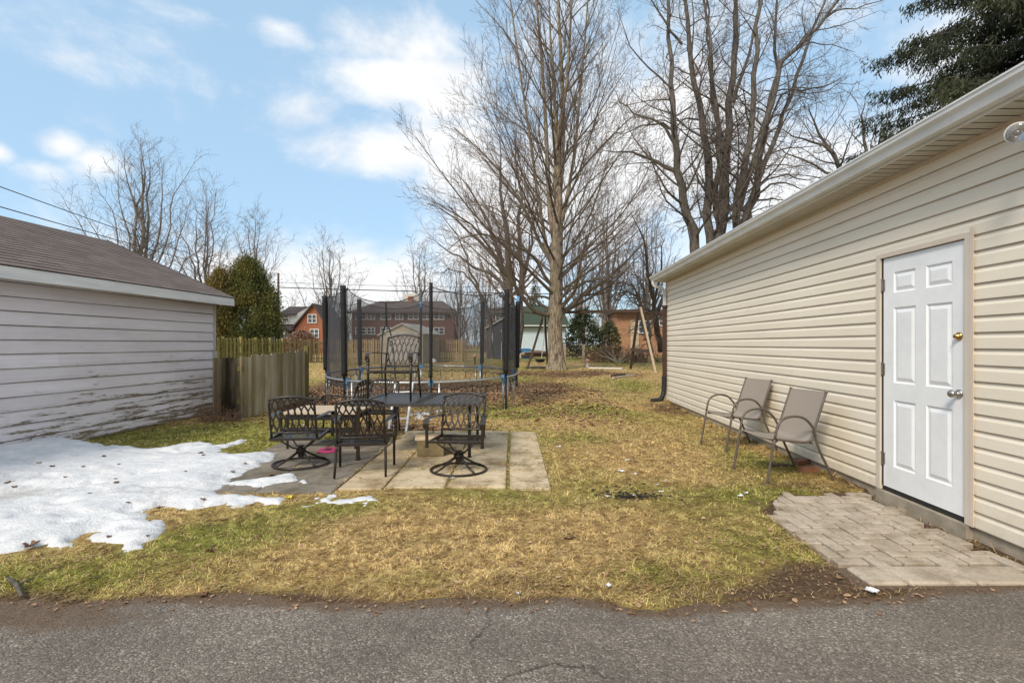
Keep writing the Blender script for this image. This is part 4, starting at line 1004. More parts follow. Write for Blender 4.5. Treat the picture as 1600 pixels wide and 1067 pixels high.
# tan brick house at the right
D4 = 48.; c0 = wx(1000, D4); X4 = lambda px: wx(px, D4)-c0; Z4 = lambda py: wz(py, D4)
th_ = empty('brick_house', (c0, D4, GZ), 0, 'low tan brick house behind the wooden swing frame', 'house')
uvmesh('wall', [quad((X4(963),0,0),(X4(1075),0,0),(X4(1075),0,Z4(489)),(X4(963),0,Z4(489))), quad((X4(963),8,0),(X4(963),0,0),(X4(963),0,Z4(489)),(X4(963),8,Z4(489)))], M['tanbrick'], th_)
r4 = MB(); r4.box(X4(958), X4(1080), -.7, 8, Z4(489), Z4(484.5)); r4.build('roof', M['sootroof'], th_)
window('window', th_, X4(1007), Z4(511), 1.2, 1.2); window('window', th_, X4(1030), Z4(502), 1.0, .9)
dd = MB(); dd.box(X4(985), X4(998), -.06, 0, 0, Z4(500)); dd.build('door', M['tan'], th_)
# pale low house with green roof
D5 = 52.; c0 = wx(840, D5); X5 = lambda px: wx(px, D5)-c0; Z5 = lambda py: wz(py, D5)
gh = empty('green_roofed_house', (c0, D5, GZ), 0, 'low pale blue building with a dark green roof left of the big maple', 'building')
gw = MB(); x = X5(806)
while x < X5(884): gw.box(x, x+.27, 0, .1+R.uniform(0,.01), 0, Z5(510), R.random()); x += .285
gw.box(X5(806), X5(884), .08, 7, 0, Z5(510)); gw.build('wall', M['shedwall'], gh)
slabq('roof', [(X5(800),-.5,Z5(509)),(X5(890),-.5,Z5(509)),(X5(884),4.5,wz(478, 56)),(X5(806),4.5,wz(478, 56))], .16, M['greenroof'], gh)
gg = MB(); gg.tube([(X5(800),-.58,Z5(509)-.02),(X5(890),-.58,Z5(509)-.02)], .06, 6); gg.build('gutter', M['whitemetal'], gh)

# tan garden shed
D6 = 31.; c0 = wx(634, D6); X6 = lambda px: wx(px, D6)-c0; Z6 = lambda py: CAMZ-(py-HY)*D6/F-float(gz(D6))
sh_ = empty('garden_shed', (c0, D6, float(gz(D6))), 0, 'tan metal garden shed with a gabled roof behind the trampoline', 'shed')
sw = MB(); zl, zr, zp = Z6(522), Z6(520), Z6(506)
sw.add([(X6(594),0,0),(X6(660),0,0),(X6(660),0,zr),(X6(628),0,zp),(X6(594),0,zl)], [(0,1,2,3,4)])
x = X6(660); sw.add([(x,0,0),(x+.65,2.6,0),(x+.65,2.6,zr),(x,0,zr)], [(0,1,2,3)])
for i in range(14): xx = X6(594)+(X6(660)-X6(594))*i/14; sw.box(xx, xx+.015, -.012, 0, 0, zl-.05)
for i in range(9): t = i/9; sw.box(x+.65*t, x+.65*t+.02, 2.6*t-.01, 2.6*t+.015, 0, zr-.02)
sw.build('wall', M['shed'], sh_)
dr = MB(); dr.box(X6(604), X6(629)-.01, -.035, -.013, .05, Z6(522)); dr.box(X6(629)+.01, X6(653), -.035, -.013, .05, Z6(522)); dr.box(X6(602), X6(655), -.05, -.012, Z6(522), Z6(519)); dr.build('door', M['shedroof'], sh_)
slabq('roof', [(X6(590),-.12,Z6(523)),(X6(628),-.12,zp+.05),(X6(628)+.65,2.8,zp+.05),(X6(590)+.65,2.8,Z6(523))], .07, M['shedroof'], sh_)
slabq('roof', [(X6(628)+.005,-.12,zp+.05),(X6(664),-.12,Z6(521)),(X6(664)+.65,2.8,Z6(521)),(X6(628)+.655,2.8,zp+.05)], .07, M['shedroof'], sh_)
# dark grey shed
D7 = 40.; c0 = wx(788, D7); X7 = lambda px: wx(px, D7)-c0; Z7 = lambda py: CAMZ-(py-HY)*D7/F-GZ
ds_ = empty('garden_shed', (c0, D7, GZ), 0, 'dark grey garden shed with white door trim behind the trampoline net', 'shed')
m = MB(); m.add([(X7(760),0,0),(X7(812),0,0),(X7(812),0,Z7(508)),(X7(803),0,Z7(489)),(X7(760),0,Z7(512))], [(0,1,2,3,4)]); m.box(X7(760), X7(812), .02, 2.6, 0, Z7(512)); m.build('wall', M['greyshed'], ds_)
m = MB(); m.box(X7(767), X7(769.6), -.05, -.004, 0, Z7(515)); m.box(X7(783), X7(784), -.05, -.004, 0, Z7(515)); m.build('door_frame', M['white'], ds_)
slabq('roof', [(X7(758),-.15,Z7(512)),(X7(803),-.15,Z7(487)),(X7(803),2.8,Z7(487)),(X7(758),2.8,Z7(512))], .10, M['shedroof'], ds_)
slabq('roof', [(X7(803)+.005,-.15,Z7(487)),(X7(814),-.15,Z7(510)),(X7(814),2.8,Z7(510)),(X7(803)+.005,2.8,Z7(487))], .10, M['shedroof'], ds_)
# iron fence and concrete posts by the maple
io = empty('iron_fence', (wx(880, 36), 36, GZ), 0, 'black metal fence section with concrete posts right of the big maple', 'fence')
L_ = wx(913, 36)-wx(880, 36); m = MB()
for z in (.35, .95, 1.25): m.bar((0,0,z), (L_,0,z), .05, .06)
k = 0
while k*.11 < L_: m.bar((k*.11,0,.2), (k*.11,0,1.3), .03, .03); k += 1
m.build('railing', M['iron'], io)
for xx in (0, L_-.15): m = MB(); m.bbox(xx, xx+.2, -.1, .1, -.1, 1.15, .02); m.build('post', M['concrete'], io)

# ---------------------------------------------------------------- utility pole and wires
D8 = 60.; px_ = wx(435, D8); up = empty('utility_pole', (px_, D8, GZ), 0, 'wooden utility pole rising between the round cedar and the orange brick house', 'utility pole')
m = MB(); m.tube([(0,0,-.3), (0,0,4), (0,0,9.5)], [.17,.15,.11], 10); m.build('shaft', M['pole'], up, smooth=True)
m = MB(); m.box(-.06,.06,-.17,-.12, 5.5, 5.9); m.build('sign', M['white'], up)
m = MB(); m.tube([(-1.9,-.3,7.72),(-.35,-.3,7.68)], .16, 8); m.build('splice_case', M['chord'], up)
def wire(name, a, b, sag, r, label, n=24):
    pts = []; a, b = Vector(a), Vector(b)
    for i in range(n+1):
        t = i/n; p = a.lerp(b, t); p.z -= sag*4*t*(1-t); pts.append(p)
    m = MB(); m.tube([p-a for p in pts], r, 5); o = m.build(name, M['chord'], None); o.location = a; tag(o, label, 'cable', 'overhead cables'); return o
P_ = Vector((px_, D8, 0))
wire('overhead_cable', P_+Vector((0,0,CAMZ+(538-438)*D8/F)), W(-60, 270, 17), .25, .018, 'upper overhead cable rising to the left above the brown shingle roof')
wire('overhead_cable', P_+Vector((0,0,CAMZ+(538-443)*D8/F)), W(-60, 306, 17), .10, .020, 'lower overhead cable running just above the brown shingle roof edge')
wire('overhead_cable', P_+Vector((0,0,CAMZ+(538-449)*D8/F)), W(1180, 461, D8), .25, .055, 'thick overhead cable running right from the utility pole behind the maple')
wire('overhead_cable', P_+Vector((0,0,CAMZ+(538-441)*D8/F)), W(1180, 440, D8), .6, .022, 'thin overhead cable running right from the top of the utility pole')
def disp(o, *a): return o
# ---------------------------------------------------------------- cast dining chairs
def back_pt(u, v):
    """point on the chair back: u -1..1 across, v 0..1 up (0 at lower rail)"""
    top = .845-.045*u*u; z = .425+(top-.425)*v
    y = -.225-.115*(z-.35)/.5-.02*(1-u*u)
    return Vector((u*(.232-.004*v), y, z))
def make_back(parent):
    m = MB()
    edge = [back_pt(-1, -.2)]+[back_pt(-1, k/6) for k in range(7)]; m.tube(edge, .0125, 8)
    edge = [back_pt(1, -.2)]+[back_pt(1, k/6) for k in range(7)]; m.tube(edge, .0125, 8)
    m.tube([back_pt(-1+2*k/14, 1.0) for k in range(15)], .0155, 8); m.tube([back_pt(-1+2*k/8, 0) for k in range(9)], .011, 8)
    fo = m.build('backrest', M['darkmetal'], parent, smooth=True)
    g = MB(); N = 7
    def phase(v):   # v measured from top down
        if v < .19: return v/.19
        if v < .40: return 1+(v-.19)/.21
        return 2+(v-.40)/.60*2.0
    for k in range(N+1):
        for sg in (-1, 1):
            pts = []
            for i in range(29):
                v = i/28; ph = phase(v); off = .5+.5*math.cos(PI*ph)    # 1 at nodes .. 0
                u = -1+2*(k/N)+sg*(1/N)*(1-off)*1.0
                if abs(u) > 1.001: u = max(-1, min(1, u))
                p = back_pt(u, 1-v); pts.append(p)
            g.tube(pts, .0102, 4)
    g.build('lattice', M['darkmetal'], fo)
    return fo
def make_dining_chair(swivel):
    t = empty('patio_chair')
    m = MB(); x, y0, y1, zr, zf = .245, -.235, .225, .345, .365
    zz = lambda y: zr+(zf-zr)*(y-y0)/(y1-y0)
    for s in (-1, 1): m.bar((s*x, y0, zr), (s*x, y1, zf), .024, .03)
    m.bar((-x, y0, zr), (x, y0, zr), .024, .03); m.tube([(-x, y1, zf-.002), (-x*.5, y1+.012, zf), (x*.5, y1+.012, zf), (x, y1, zf-.002)], .017, 8)
    for k in range(1, 7):
        y = y0+(y1-y0)*k/7; m.bar((-x+.01, y, zz(y)-.004-.012*math.sin(PI*k/7)), (x-.01, y, zz(y)-.004-.012*math.sin(PI*k/7)), .026, .006)
    for s in (-.12, .12): m.bar((s, y0, zr-.014), (s, y1, zf-.018), .03, .006)
    m.build('seat', M['darkmetal'], t)
    make_back(t)
    for s in (-1, 1):
        a = MB(); base = back_pt(s, .42)
        pts = [base, base+Vector((s*.012, .05, .012)), (s*.262, -.12, .600), (s*.275, .02, .604), (s*.285, .14, .612), (s*.290, .20, .600), (s*.290, .235, .560), (s*.288, .225, .515), (s*.286, .205, .495)]
        pts = [Vector(p) for p in pts]
        # wide flat strap
        vs = []; n = len(pts)
        for i, p in enumerate(pts):
            tt = (pts[min(i+1,n-1)]-pts[max(i-1,0)]).normalized(); nn = tt.cross(Vector((1,0,0))).normalized(); w = .030 if 1 < i < 8 else .018
            for (sx, sn) in ((-1,-.3),(-.6,.55),(.6,.55),(1,-.3)): vs.append(p+Vector((sx*w,0,0))-nn*(-sn)*.012)
        fs = []
        for i in range(n-1):
            for k in range(4): q = i*4+k; r = i*4+(k+1) % 4; fs.append((q, r, r+4, q+4))
        fs += [(3,2,1,0), tuple((n-1)*4+k for k in range(4))]
        a.add(vs, fs)
        if swivel: a.tube([(s*.286, .212, .52), (s*.284, .214, .30)], .016, 8); a.tube([(s*.284,.214,.315),(s*.284,.214,.298)], .021, 8)
        ao = a.build('armrest', M['darkmetal'], t, smooth=False)
        if not swivel:
            l = MB(); l.tube([(s*.286, .212, .52), (s*.284, .214, .34), (s*.285, .225, .0)], [.018,.0165,.0125], 8); l.tube([(s*.286,.212,.462),(s*.286,.212,.45)], .024, 8); l.tube([(s*.286,.212,.52),(s*.286,.212,.49)], [.026,.019], 8); l.bar((s*.245,.214,.355), (s*.286,.214,.355), .022, .022); l.build('leg', M['darkmetal'], t, smooth=True)
            l = MB(); l.tube([back_pt(s, -.18), (s*.238, -.245, .30), (s*.242, -.262, .15), (s*.246, -.300, .0)], [.0125,.014,.0135,.012], 8); l.build('leg', M['darkmetal'], t, smooth=True)
        else:
            q = MB(); q.bar((s*.245, .214, .355), (s*.284, .214, .355), .022, .022); q.build('arm_bracket', M['darkmetal'], ao)
    if swivel:
        b = MB(); n = 40; b.tube([(.29*math.cos(2*PI*k/n), .29*math.sin(2*PI*k/n)-.0, .013) for k in range(n+1)], .0125, 8, cap=False)
        for k in range(4):
            an = PI/4+k*PI/2; c, s_ = math.cos(an), math.sin(an)
            b.tube([(.29*c,.29*s_,.018), (.20*c,.20*s_,.055), (.10*c,.10*s_,.115), (.035*c,.035*s_,.155)], .0125, 8)
            b.tube([(.03*c,.03*s_,.19), (.09*c,.09*s_,.205), (.15*c,.15*s_,.25), (.27*c,.235*s_,.335)], .009, 6)
        b.lathe([(.030,.09),(.034,.10),(.034,.15),(.052,.155),(.055,.17),(.050,.178),(.022,.182),(.022,.21),(.036,.214),(.036,.226),(.01,.23)], n=16)
        b.build('swivel_base', M['darkmetal'], t, smooth=True)
    return t
ch4 = make_dining_chair(False); ch5 = make_dining_chair(True)
GP = 'dark lattice-back patio chairs'
def put(src, first, x, y, z, facing, label, tilt=None):
    o = src if first else copy_tree(src)
    o.location = (x, y, z); o.rotation_euler = (0, 0, math.atan2(-facing[0], facing[1])); tag(o, label, 'chair', GP); return o
PZ = .045
put(ch5, True, -2.39, 5.80, PZ, (-.09, .99), 'swivel lattice-back chair on a ring base, leftmost, next to the snow')
put(ch4, True, -1.585, 5.50, PZ, (-.14, .99), 'four-legged lattice-back chair seen from behind in front of the low table')
put(ch5, False, -.575, 5.52, PZ, (-.10, -1), 'swivel lattice-back chair on a ring base facing the driveway, right of the concrete block')
put(ch4, False, -1.53, 6.72, .685, (-.14, -1), 'lattice-back chair standing on top of the slatted table')
put(ch4, False, -2.0, 7.72, PZ, (.05, -1), 'lattice-back chair behind the table, only its top showing under the chair on it')
put(ch4, False, -2.62, 8.12, 0.04, (-.97, .25), 'lattice-back chair turned sideways behind the wooden-topped side table')
for o in COL.objects:
    if o.get('group') == GP and 'standing on top' not in o['label']: o.scale = (1.03, 1.0, .945)

# slatted table
tb = empty('patio_table', (-1.17, 6.7, PZ), 0, 'dark slatted metal patio table with a chair standing on it', 'table')
m = MB(); zt = .640; FL, FR, BR, BL = Vector((-.74,-.66,zt)), Vector((.76,-.62,zt)), Vector((.80,.68,zt)), Vector((-.62,.70,zt))
for a, b in ((FL,FR),(FR,BR),(BR,BL),(BL,FL)): m.bar(a, b, .045, .034)
for k in range(1, 23):
    t = k/23; a, b = FL.lerp(FR, t), BL.lerp(BR, t); m.bar(a+Vector((0,.02,0)), b-Vector((0,.02,0)), .022 if k in (11, 12) else .054, .012+(.004 if k in (11,12) else 0))
for v in (.3, .7): m.bar(FL.lerp(BL, v)-Vector((0,0,.02)), FR.lerp(BR, v)-Vector((0,0,.02)), .03, .02)
m.build('tabletop', M['tablemetal'], tb)
for (x, y) in ((-.64,-.68),(.66,-.56),(.68,.58),(-.50,.60)):
    m = MB(); m.bar((x, y, 0), (x, y, zt-.02), .036, .036, up=(0,1,0)); m.bar((x,y,0),(x,y,.012), .05, .05, up=(0,1,0)); m.build('leg', M['darkmetal'], tb)
# side table with pale top
st_ = empty('side_table', (-2.42, 6.98, .04), 0, 'low side table with weathered tan top behind the two left chairs', 'table')
m = MB(); 
for k in range(5): y = -.37+k*.15; m.bbox(-.55, .42, y, y+.142, .455, .485, .004, R.random())
m.build('tabletop', M['tan'], st_)
m = MB(); m.box(-.52, .40, -.34, -.31, .38, .454); m.box(-.52, .40, .33, .36, .38, .454); m.box(-.52, -.49, -.309, .329, .38, .454); m.box(.37, .40, -.309, .329, .38, .454); m.box(-.50,.38,-.30,-.26,.20,.27); m.build('frame', M['black'], st_)
for (x, y) in ((-.50,-.32),(.38,-.32),(.38,.34),(-.50,.34)): m = MB(); m.tube([(x,y,.38),(x,y,.0)], [.018,.014], 8); m.build('leg', M['darkmetal'], st_)
# concrete block (with two cores), small slab on top
bx_ = empty('concrete_block', (-1.0, 6.32, PZ), math.radians(4), 'mossy concrete building block standing on the patio under the table', 'block')
m = MB(); 
# long face to the camera
for (x0, x1) in ((-.16,-.125),(-.018,.018),(.125,.16)): m.box(x0, x1, -.07, .10, 0, .19)
m.box(-.16,.16,-.105,-.071,0,.19); m.box(-.16,.16,.101,.135,0,.19)
m.build('block', M['block'], bx_)
m = MB(); m.bbox(-.19, .17, -.09, .22, .191, .222, .006, .8, Matrix.Rotation(.08, 4, 'Z')); m.build('cap_slab', M['slab'], bx_)
# pink frisbee
m = MB(); m.lathe([(.0,.018),(.055,.022),(.085,.020),(.112,.022),(.124,.012),(.126,.0),(.120,.002),(.10,.012),(.0,.010)], n=28); o = m.build('flying_disc', M['pink'], None, smooth=True); o.location = (*[G(513,710)[i] for i in (0,1)], PZ); o.rotation_euler = (.05,.03,0); tag(o, 'bright pink plastic flying disc lying on the patio between the left chairs', 'frisbee')
m = MB(); m.lathe([(.0,0),(.04,0),(.045,.02),(.0,.022)], n=12); m.build('centre_hole', M['gap'], o, loc=(0,0,.005))

# ---------------------------------------------------------------- sling chairs by the garage
def make_sling():
    t = empty('sling_chair'); w = .265
    prof = [(-.30,.905),(-.285,.86),(-.235,.72),(-.18,.56),(-.15,.47),(-.125,.425),(-.07,.405),(.05,.415),(.20,.435),(.255,.445),(.275,.438)]  # y, z from back top to seat front
    # smooth the profile
    def cr(P, n=5):
        out = []
        for i in range(len(P)-1):
            p0 = P[max(i-1,0)]; p1 = P[i]; p2 = P[i+1]; p3 = P[min(i+2,len(P)-1)]
            for k in range(n):
                s = k/n; out.append(tuple(.5*((2*p1[j])+(-p0[j]+p2[j])*s+(2*p0[j]-5*p1[j]+4*p2[j]-p3[j])*s*s+(-p0[j]+3*p1[j]-3*p2[j]+p3[j])*s**3) for j in range(len(p1))))
        out.append(tuple(P[-1])); return out
    pr = cr(prof, 4)
    for s in (-1, 1):
        m = MB(); m.tube([(s*w, y, z) for y, z in pr], .0125, 8); m.tube([(s*w,-.302,.91),(s*w,-.298,.895)], .017, 8); m.build('side_rail', M['slingmetal'], t, smooth=True)
        a = cr([(s*(w+.03),.37,0),(s*(w+.03),.325,.24),(s*(w+.032),.285,.45),(s*(w+.035),.255,.58),(s*(w+.036),.20,.645),(s*(w+.036),.10,.672),(s*(w+.036),-.02,.655),(s*(w+.034),-.11,.58),(s*(w+.025),-.155,.50),(s*(w+.012),-.17,.45)], 4)
        k = 9
        m = MB(); m.tube(a[k-1:], .0125, 8); m.build('armrest', M['slingmetal'], t, smooth=True)
        m = MB(); m.tube(a[:k], .0125, 8); m.tube([a[0], (a[0][0], a[0][1]-.004, .02)], .0155, 8); m.tube([(s*w,.245,.42),(s*(w+.034),.285,.425)], .009, 6); m.build('leg', M['slingmetal'], t, smooth=True)
        m = MB(); m.tube(cr([(s*(w+.014),-.165,.475),(s*(w+.014),-.21,.33),(s*(w+.018),-.31,.13),(s*(w+.02),-.37,0)], 3), .0125, 8); m.build('leg', M['slingmetal'], t, smooth=True)
    m = MB(); m.tube([(-w,.235,.424),(w,.235,.424)], .010, 8); m.build('cross_bar', M['slingmetal'], t); m = MB(); m.tube([(-w,-.145,.395),(w,-.145,.395)], .010, 8); m.build('cross_bar', M['slingmetal'], t)
    m = MB(); nn = 9; vs = []
    for (y, z) in pr[1:-1]:
        for k in range(nn):
            u = -1+2*k/(nn-1); sag = .014*(1-u*u); vs.append((u*w, y-sag*(.7 if z > .5 else 0), z-(sag if z < .5 else 0)+.004))
    r = len(pr)-2; off = len(vs)
    vs += [(x, y-.004, z-.005) for x, y, z in vs]
    fs = [(i*nn+k, i*nn+k+1, (i+1)*nn+k+1, (i+1)*nn+k) for i in range(r-1) for k in range(nn-1)]
    fs += [tuple(off+q for q in f[::-1]) for f in fs]
    for e_ in (0, (r-1)*nn): fs += [(e_+k, e_+k+1, off+e_+k+1, off+e_+k) for k in range(nn-1)]
    m.add(vs, fs); m.build('sling_seat', M['sling'], t, smooth=True)
    return t
s1 = make_sling()
def puts(o, x, y, f, label): o.location = (x, y, float(ground_z(np.array(x), np.array(y)))); o.rotation_euler = (0, 0, math.atan2(-f[0], f[1])); tag(o, label, 'chair', 'taupe sling chairs along the garage wall')
puts(s1, 2.84, 5.39, (-.99, -.13), 'taupe sling patio chair nearer the white door, in front of the loose bricks')
puts(copy_tree(s1), 3.03, 6.86, (-.985, -.17), 'taupe sling patio chair farther from the white door')
m = MB(); m.bbox(-.1,.1,-.045,.045,0,.06,.004)
def brk(px, py, rz, label, z=0.0):
    o = m.build('loose_brick', M['redbrick'], None); x, y = G(px, py); o.location = (x, y, float(ground_z(np.array(x), np.array(y)))+z); o.rotation_euler = (0,0,rz); tag(o, label, 'brick', 'loose bricks by the garage wall'); return o
brk(1253, 729, .35, 'reddish loose brick leaning on the garage foundation behind the sling chair'); brk(1264, 741, .25, 'reddish loose brick lying flat between the sling chair legs')
m = MB(); m.bbox(-.13,.13,-.05,.05,0,.035,.004,.3); o = m.build('wood_block', M['darkwood'], None); x, y = G(1236, 733); o.location = (x-.1, y+.05, .01); tag(o, 'dark rotten wood scrap beside the loose bricks under the sling chair', 'wood scrap')

# ---------------------------------------------------------------- trampoline
TC = Vector((-2.02, 11.78, 0)); TR = 2.135
tr = empty('trampoline', TC, 0, 'large round trampoline frame with tall black safety net', 'trampoline')
rz_ = lambda a: .745+.068*math.sin(a)
def rp3(a, r=TR, dz=0): return Vector((r*math.cos(a), r*math.sin(a), rz_(a)+dz))
m = MB(); n = 96; m.tube([rp3(2*PI*k/n) for k in range(n+1)], .024, 8, cap=False); m.build('ring', M['galv'], tr, smooth=True)
angs = [186, 235, 283, 330, 12, 56, 102, 147]
for i, ad in enumerate(angs):
    a = math.radians(ad); p = rp3(a); o2 = Vector((math.cos(a), math.sin(a), 0)); g0 = float(gz(TC.y+p.y))
    leg = MB(); tg = Vector((-math.sin(a), math.cos(a), 0))
    leg.tube([p+o2*-.02-Vector((0,0,.02)), Vector((p.x, p.y, g0-.01))-o2*.02], .021, 8)
    b2 = rp3(a+.075); leg.tube([b2-Vector((0,0,.02)), Vector((b2.x, b2.y, g0-.01))], .021, 8); leg.tube([Vector((p.x,p.y,g0+.015))-o2*.02, Vector((b2.x,b2.y,g0+.015))], .021, 8)
    leg.build('leg', M['galv'], tr, smooth=True)
    topz = (2.545 if ad not in (283,) else 2.56)
    ps_ = p+o2*.05; tp = Vector((ps_.x, ps_.y, topz+(-.06 if ad in (186,) else 0)))+o2*.03
    low = MB(); low.tube([Vector((ps_.x, ps_.y, g0+(.0 if ad in (186,330) else .35))), ps_+Vector((0,0,.02))], .019, 8); low.tube([ps_, tp], .019, 8); po_ = low.build('net_pole', M['black'], tr, smooth=True)
    thick = {186:.064, 235:.056, 283:.034, 330:.054, 12:.064, 56:.056, 102:.030, 147:.060}[ad]
    sl2 = MB(); N_ = 22; end = 1.0 if ad not in (12, 102) else .93
    sl2.tube([ps_.lerp(tp, .05+(end-.05)*k/N_) for k in range(N_+1)], [thick*(.92+.12*R.random()) for k in range(N_+1)], 9); sl2.build('foam_sleeve', M['black'], po_, smooth=True)
    if ad in (12, 102):
        q = MB(); q.tube([ps_.lerp(tp, .88), tp], .038, 8); q.build('pole_cap', M['blue'], po_, smooth=True)
    cl = MB(); cl.box(-.045,.045,-.03,.05,-.06,.05, M=Matrix.Translation(p) @ Matrix.Rotation(a+PI/2, 4, 'Z')); cl.bar(p+Vector((0,0,-.05)), p+Vector((0,0,-.16)), .03, .03); cl.build('clip', M['blue'], tr)
def netseg(a0, a1, mat, name, sag=.18, open_=None):
    n, mz = 26, 12; vs = []; da = (a1-a0) % 360
    for i in range(n+1):
        t = i/n; a = math.radians(a0+da*t); s_ = 4*t*(1-t)
        P0 = rp3(math.radians(a0), TR+.03).lerp(rp3(math.radians(a0+da), TR+.03), t)
        pr_ = rp3(a, TR-.03); chord = .65*s_
        for k in range(mz+1):
            v = k/mz; top = 2.50-sag*s_**.8
            bot = pr_.z-.10-.05*abs(math.sin(t*PI*6)); q = .0 if v < .05 else chord*min(1, v*1.3)
            p = pr_.lerp(P0, min(1, q)); z = bot+(top-bot)*v
            wv = .02*math.sin(t*23+v*3)*s_
            rr = Vector((p.x, p.y, 0)); rr = rr*(1+wv/rr.length); vs.append((rr.x, rr.y, z))
    fs = []
    for i in range(n):
        for k in range(mz):
            t = (i+.5)/n; v = (k+.5)/mz
            if open_ and open_(t, v): continue
            a = i*(mz+1)+k; fs.append((a, a+mz+1, a+mz+2, a+1))
    m = MB(); m.add(vs, fs); o = m.build(name, mat, tr, smooth=True)
    c = MB(); c.tube([vs[i*(mz+1)+mz] for i in range(n+1)], .009, 5); c.build('top_cord', M['black'], o); c = MB(); c.tube([vs[i*(mz+1)] for i in range(n+1)], .008, 5)
    for k in range(5):
        i = int((k+.5)/5*n); b0 = Vector(vs[i*(mz+1)]); c.tube([b0, b0-Vector((0,0,.16))], .010, 4); c.tube([b0-Vector((.05*math.sin(a0),0,.16)), b0-Vector((0,0,.15))], .008, 4)
    c.build('bottom_cord', M['black'], o); return vs, n, mz
netseg(186, 235, M['netdense'], 'net_panel', .10)
vs_n, nn_, mz_ = netseg(235, 283, M['net'], 'net_panel', .30)
netseg(283, 330, M['net'], 'net_panel', .12); netseg(330, 12, M['netdense'], 'net_panel', .30)
netseg(12, 56, M['net'], 'net_panel', .22); netseg(56, 102, M['net'], 'net_panel', .16); netseg(102, 147, M['net'], 'net_panel', .16); netseg(147, 186, M['net'], 'net_panel', .16)
# entrance zip: a strap that parts into two black edges
def loc_(px, py, a): 
    p = rp3(math.radians(a), TR-.12); d = TC.y+p.y; w = W(px, py, d); return w-TC
m = MB(); m.tube([loc_(603,474,257), loc_(603.5,490,257), loc_(604,508,257)], .045, 6, flat=.35)
m.tube([loc_(604,508,257), loc_(600,513,256.5), loc_(597.5,524,256), loc_(596,560,255.5), loc_(597,592,255.5)], .013, 6)
m.tube([loc_(604,508,257), loc_(608,513,257.4), loc_(611,524,258), loc_(615,550,258.5), loc_(618,592,259)], .013, 6); m.build('zip_opening', M['black'], tr, smooth=True)
# ladder hooked on the front of the ring
la_ = empty('trampoline_ladder', (0,0,0), 0, 'white metal ladder hooked on the trampoline ring behind the table', 'ladder'); m = MB()
LT, LB, RT, RB = W(618,600,9.60), Vector((*G(607,675), .02)), W(645,598,9.62), Vector((*G(634,679), .02))
org = LB.copy(); la_.location = org
m.tube([LB-org, LT-org], .019, 8); m.build('rail', M['white'], la_); m = MB(); m.tube([RB-org, RT-org], .019, 8); m.build('rail', M['white'], la_)
for t in (.25, .52, .80): m = MB(); m.bar(LB.lerp(LT,t)-org, RB.lerp(RT,t)-org, .045, .02); m.build('rung', M['white'], la_)

# ---------------------------------------------------------------- swing frame and things at the back of the yard
A1 = Vector((5.72, 23.2, 2.92)); A0 = Vector((1.62, 25.6, 2.98)); sw_ = empty('swing_frame', (5.7, 23.2, .19), 0, 'wooden swing frame with a bare beam and A-shaped legs right of the maple', 'swing set'); O_ = Vector((5.7,23.2,.19))
m = MB(); m.bar(A0-O_, A1-O_+Vector((.2,-.1,0)), .12, .14, r=.4); m.build('beam', M['darkwood'], sw_)
for (p, q, mt, r_) in ((Vector((5.80,23.1,3.06)), Vector((6.12,21.8,.15)), 'wood', .4), (A1+Vector((0,0,-.02)), Vector((5.72,24.7,.2)), 'darkwood', .1), (A0+Vector((.0,0,0)), Vector((.75,25.0,.2)), 'darkwood', .5), (A0, Vector((1.9,27.2,.2)), 'darkwood', .3)):
    m = MB(); m.bar(q-O_, p-O_, .085 if mt == 'wood' else .11, .09, r=r_, up=(0,1,0)); m.build('leg', M[mt], sw_)
m = MB(); m.bar(W(986,546,24.2)-O_, W(1016,549,22.6)-O_, .06, .13, r=.2); m.build('cross_brace', M['darkwood'], sw_)
# rope with hanging tub
hp = W(850, 489, 24.9); sq = empty('tub_swing', W(844,566,24.9), 0, 'dark tub swing on a pale rope left of the maple trunk', 'swing'); O2 = W(844,566,24.9)
m = MB(); m.tube([hp-O2, W(850,530,24.9)-O2, W(846,560,24.9)-O2], .018, 5); m.build('rope', M['rope'], sq)
m = MB(); m.lathe([(.12,-.03),(.19,0),(.24,.10),(.25,.13),(.22,.13),(.16,.02),(.02,.0)], c=(0,0,.03), n=18); m.build('tub', M['tyre'], sq, smooth=True)
x, y = W(841,571,25.2).x, 25.2; m = MB(); m.lathe([(.0,.0),(.60,.0),(.66,.03),(.66,.06),(.6,.085),(.3,.07),(.28,.10),(.0,.10)], n=24); o = m.build('fire_ring', M['tyre'], None, smooth=True); o.location = (x, y, float(gz(y))-.01); tag(o, 'flat dark round disc on the grass below the tub swing', 'disc')
# planks
def plank(px0, py0, px1, py1, w, h, mt, label, dz=0, r=.6):
    a, b = G(px0, py0), G(px1, py1); m = MB(); z0 = float(gz(a[1]))+h/2+.02+dz
    m.bar((0,0,0), (b[0]-a[0], b[1]-a[1], float(gz(b[1]))-float(gz(a[1]))), w, h, r=r); o = m.build('plank', M[mt], None); o.location = (a[0], a[1], z0); tag(o, label, 'plank', 'planks on the lawn'); return o
plank(920, 576, 972, 577, .10, .05, 'white', 'long white plank lying on the lawn right of the maple')
plank(968, 579, 978, 581, .08, .04, 'wood', 'short pale offcut at the end of the long white plank')
plank(958, 593, 992, 588, .09, .07, 'wood', 'fresh yellow plank in front of the swing frame', 0, 1.)
plank(957, 591, 975, 588, .14, .10, 'darkwood', 'dark split log lying beside the fresh yellow plank', 0, .1)
plank(974, 588, 984, 586, .07, .05, 'wood', 'small plank offcut behind the fresh yellow plank', 0, .2)
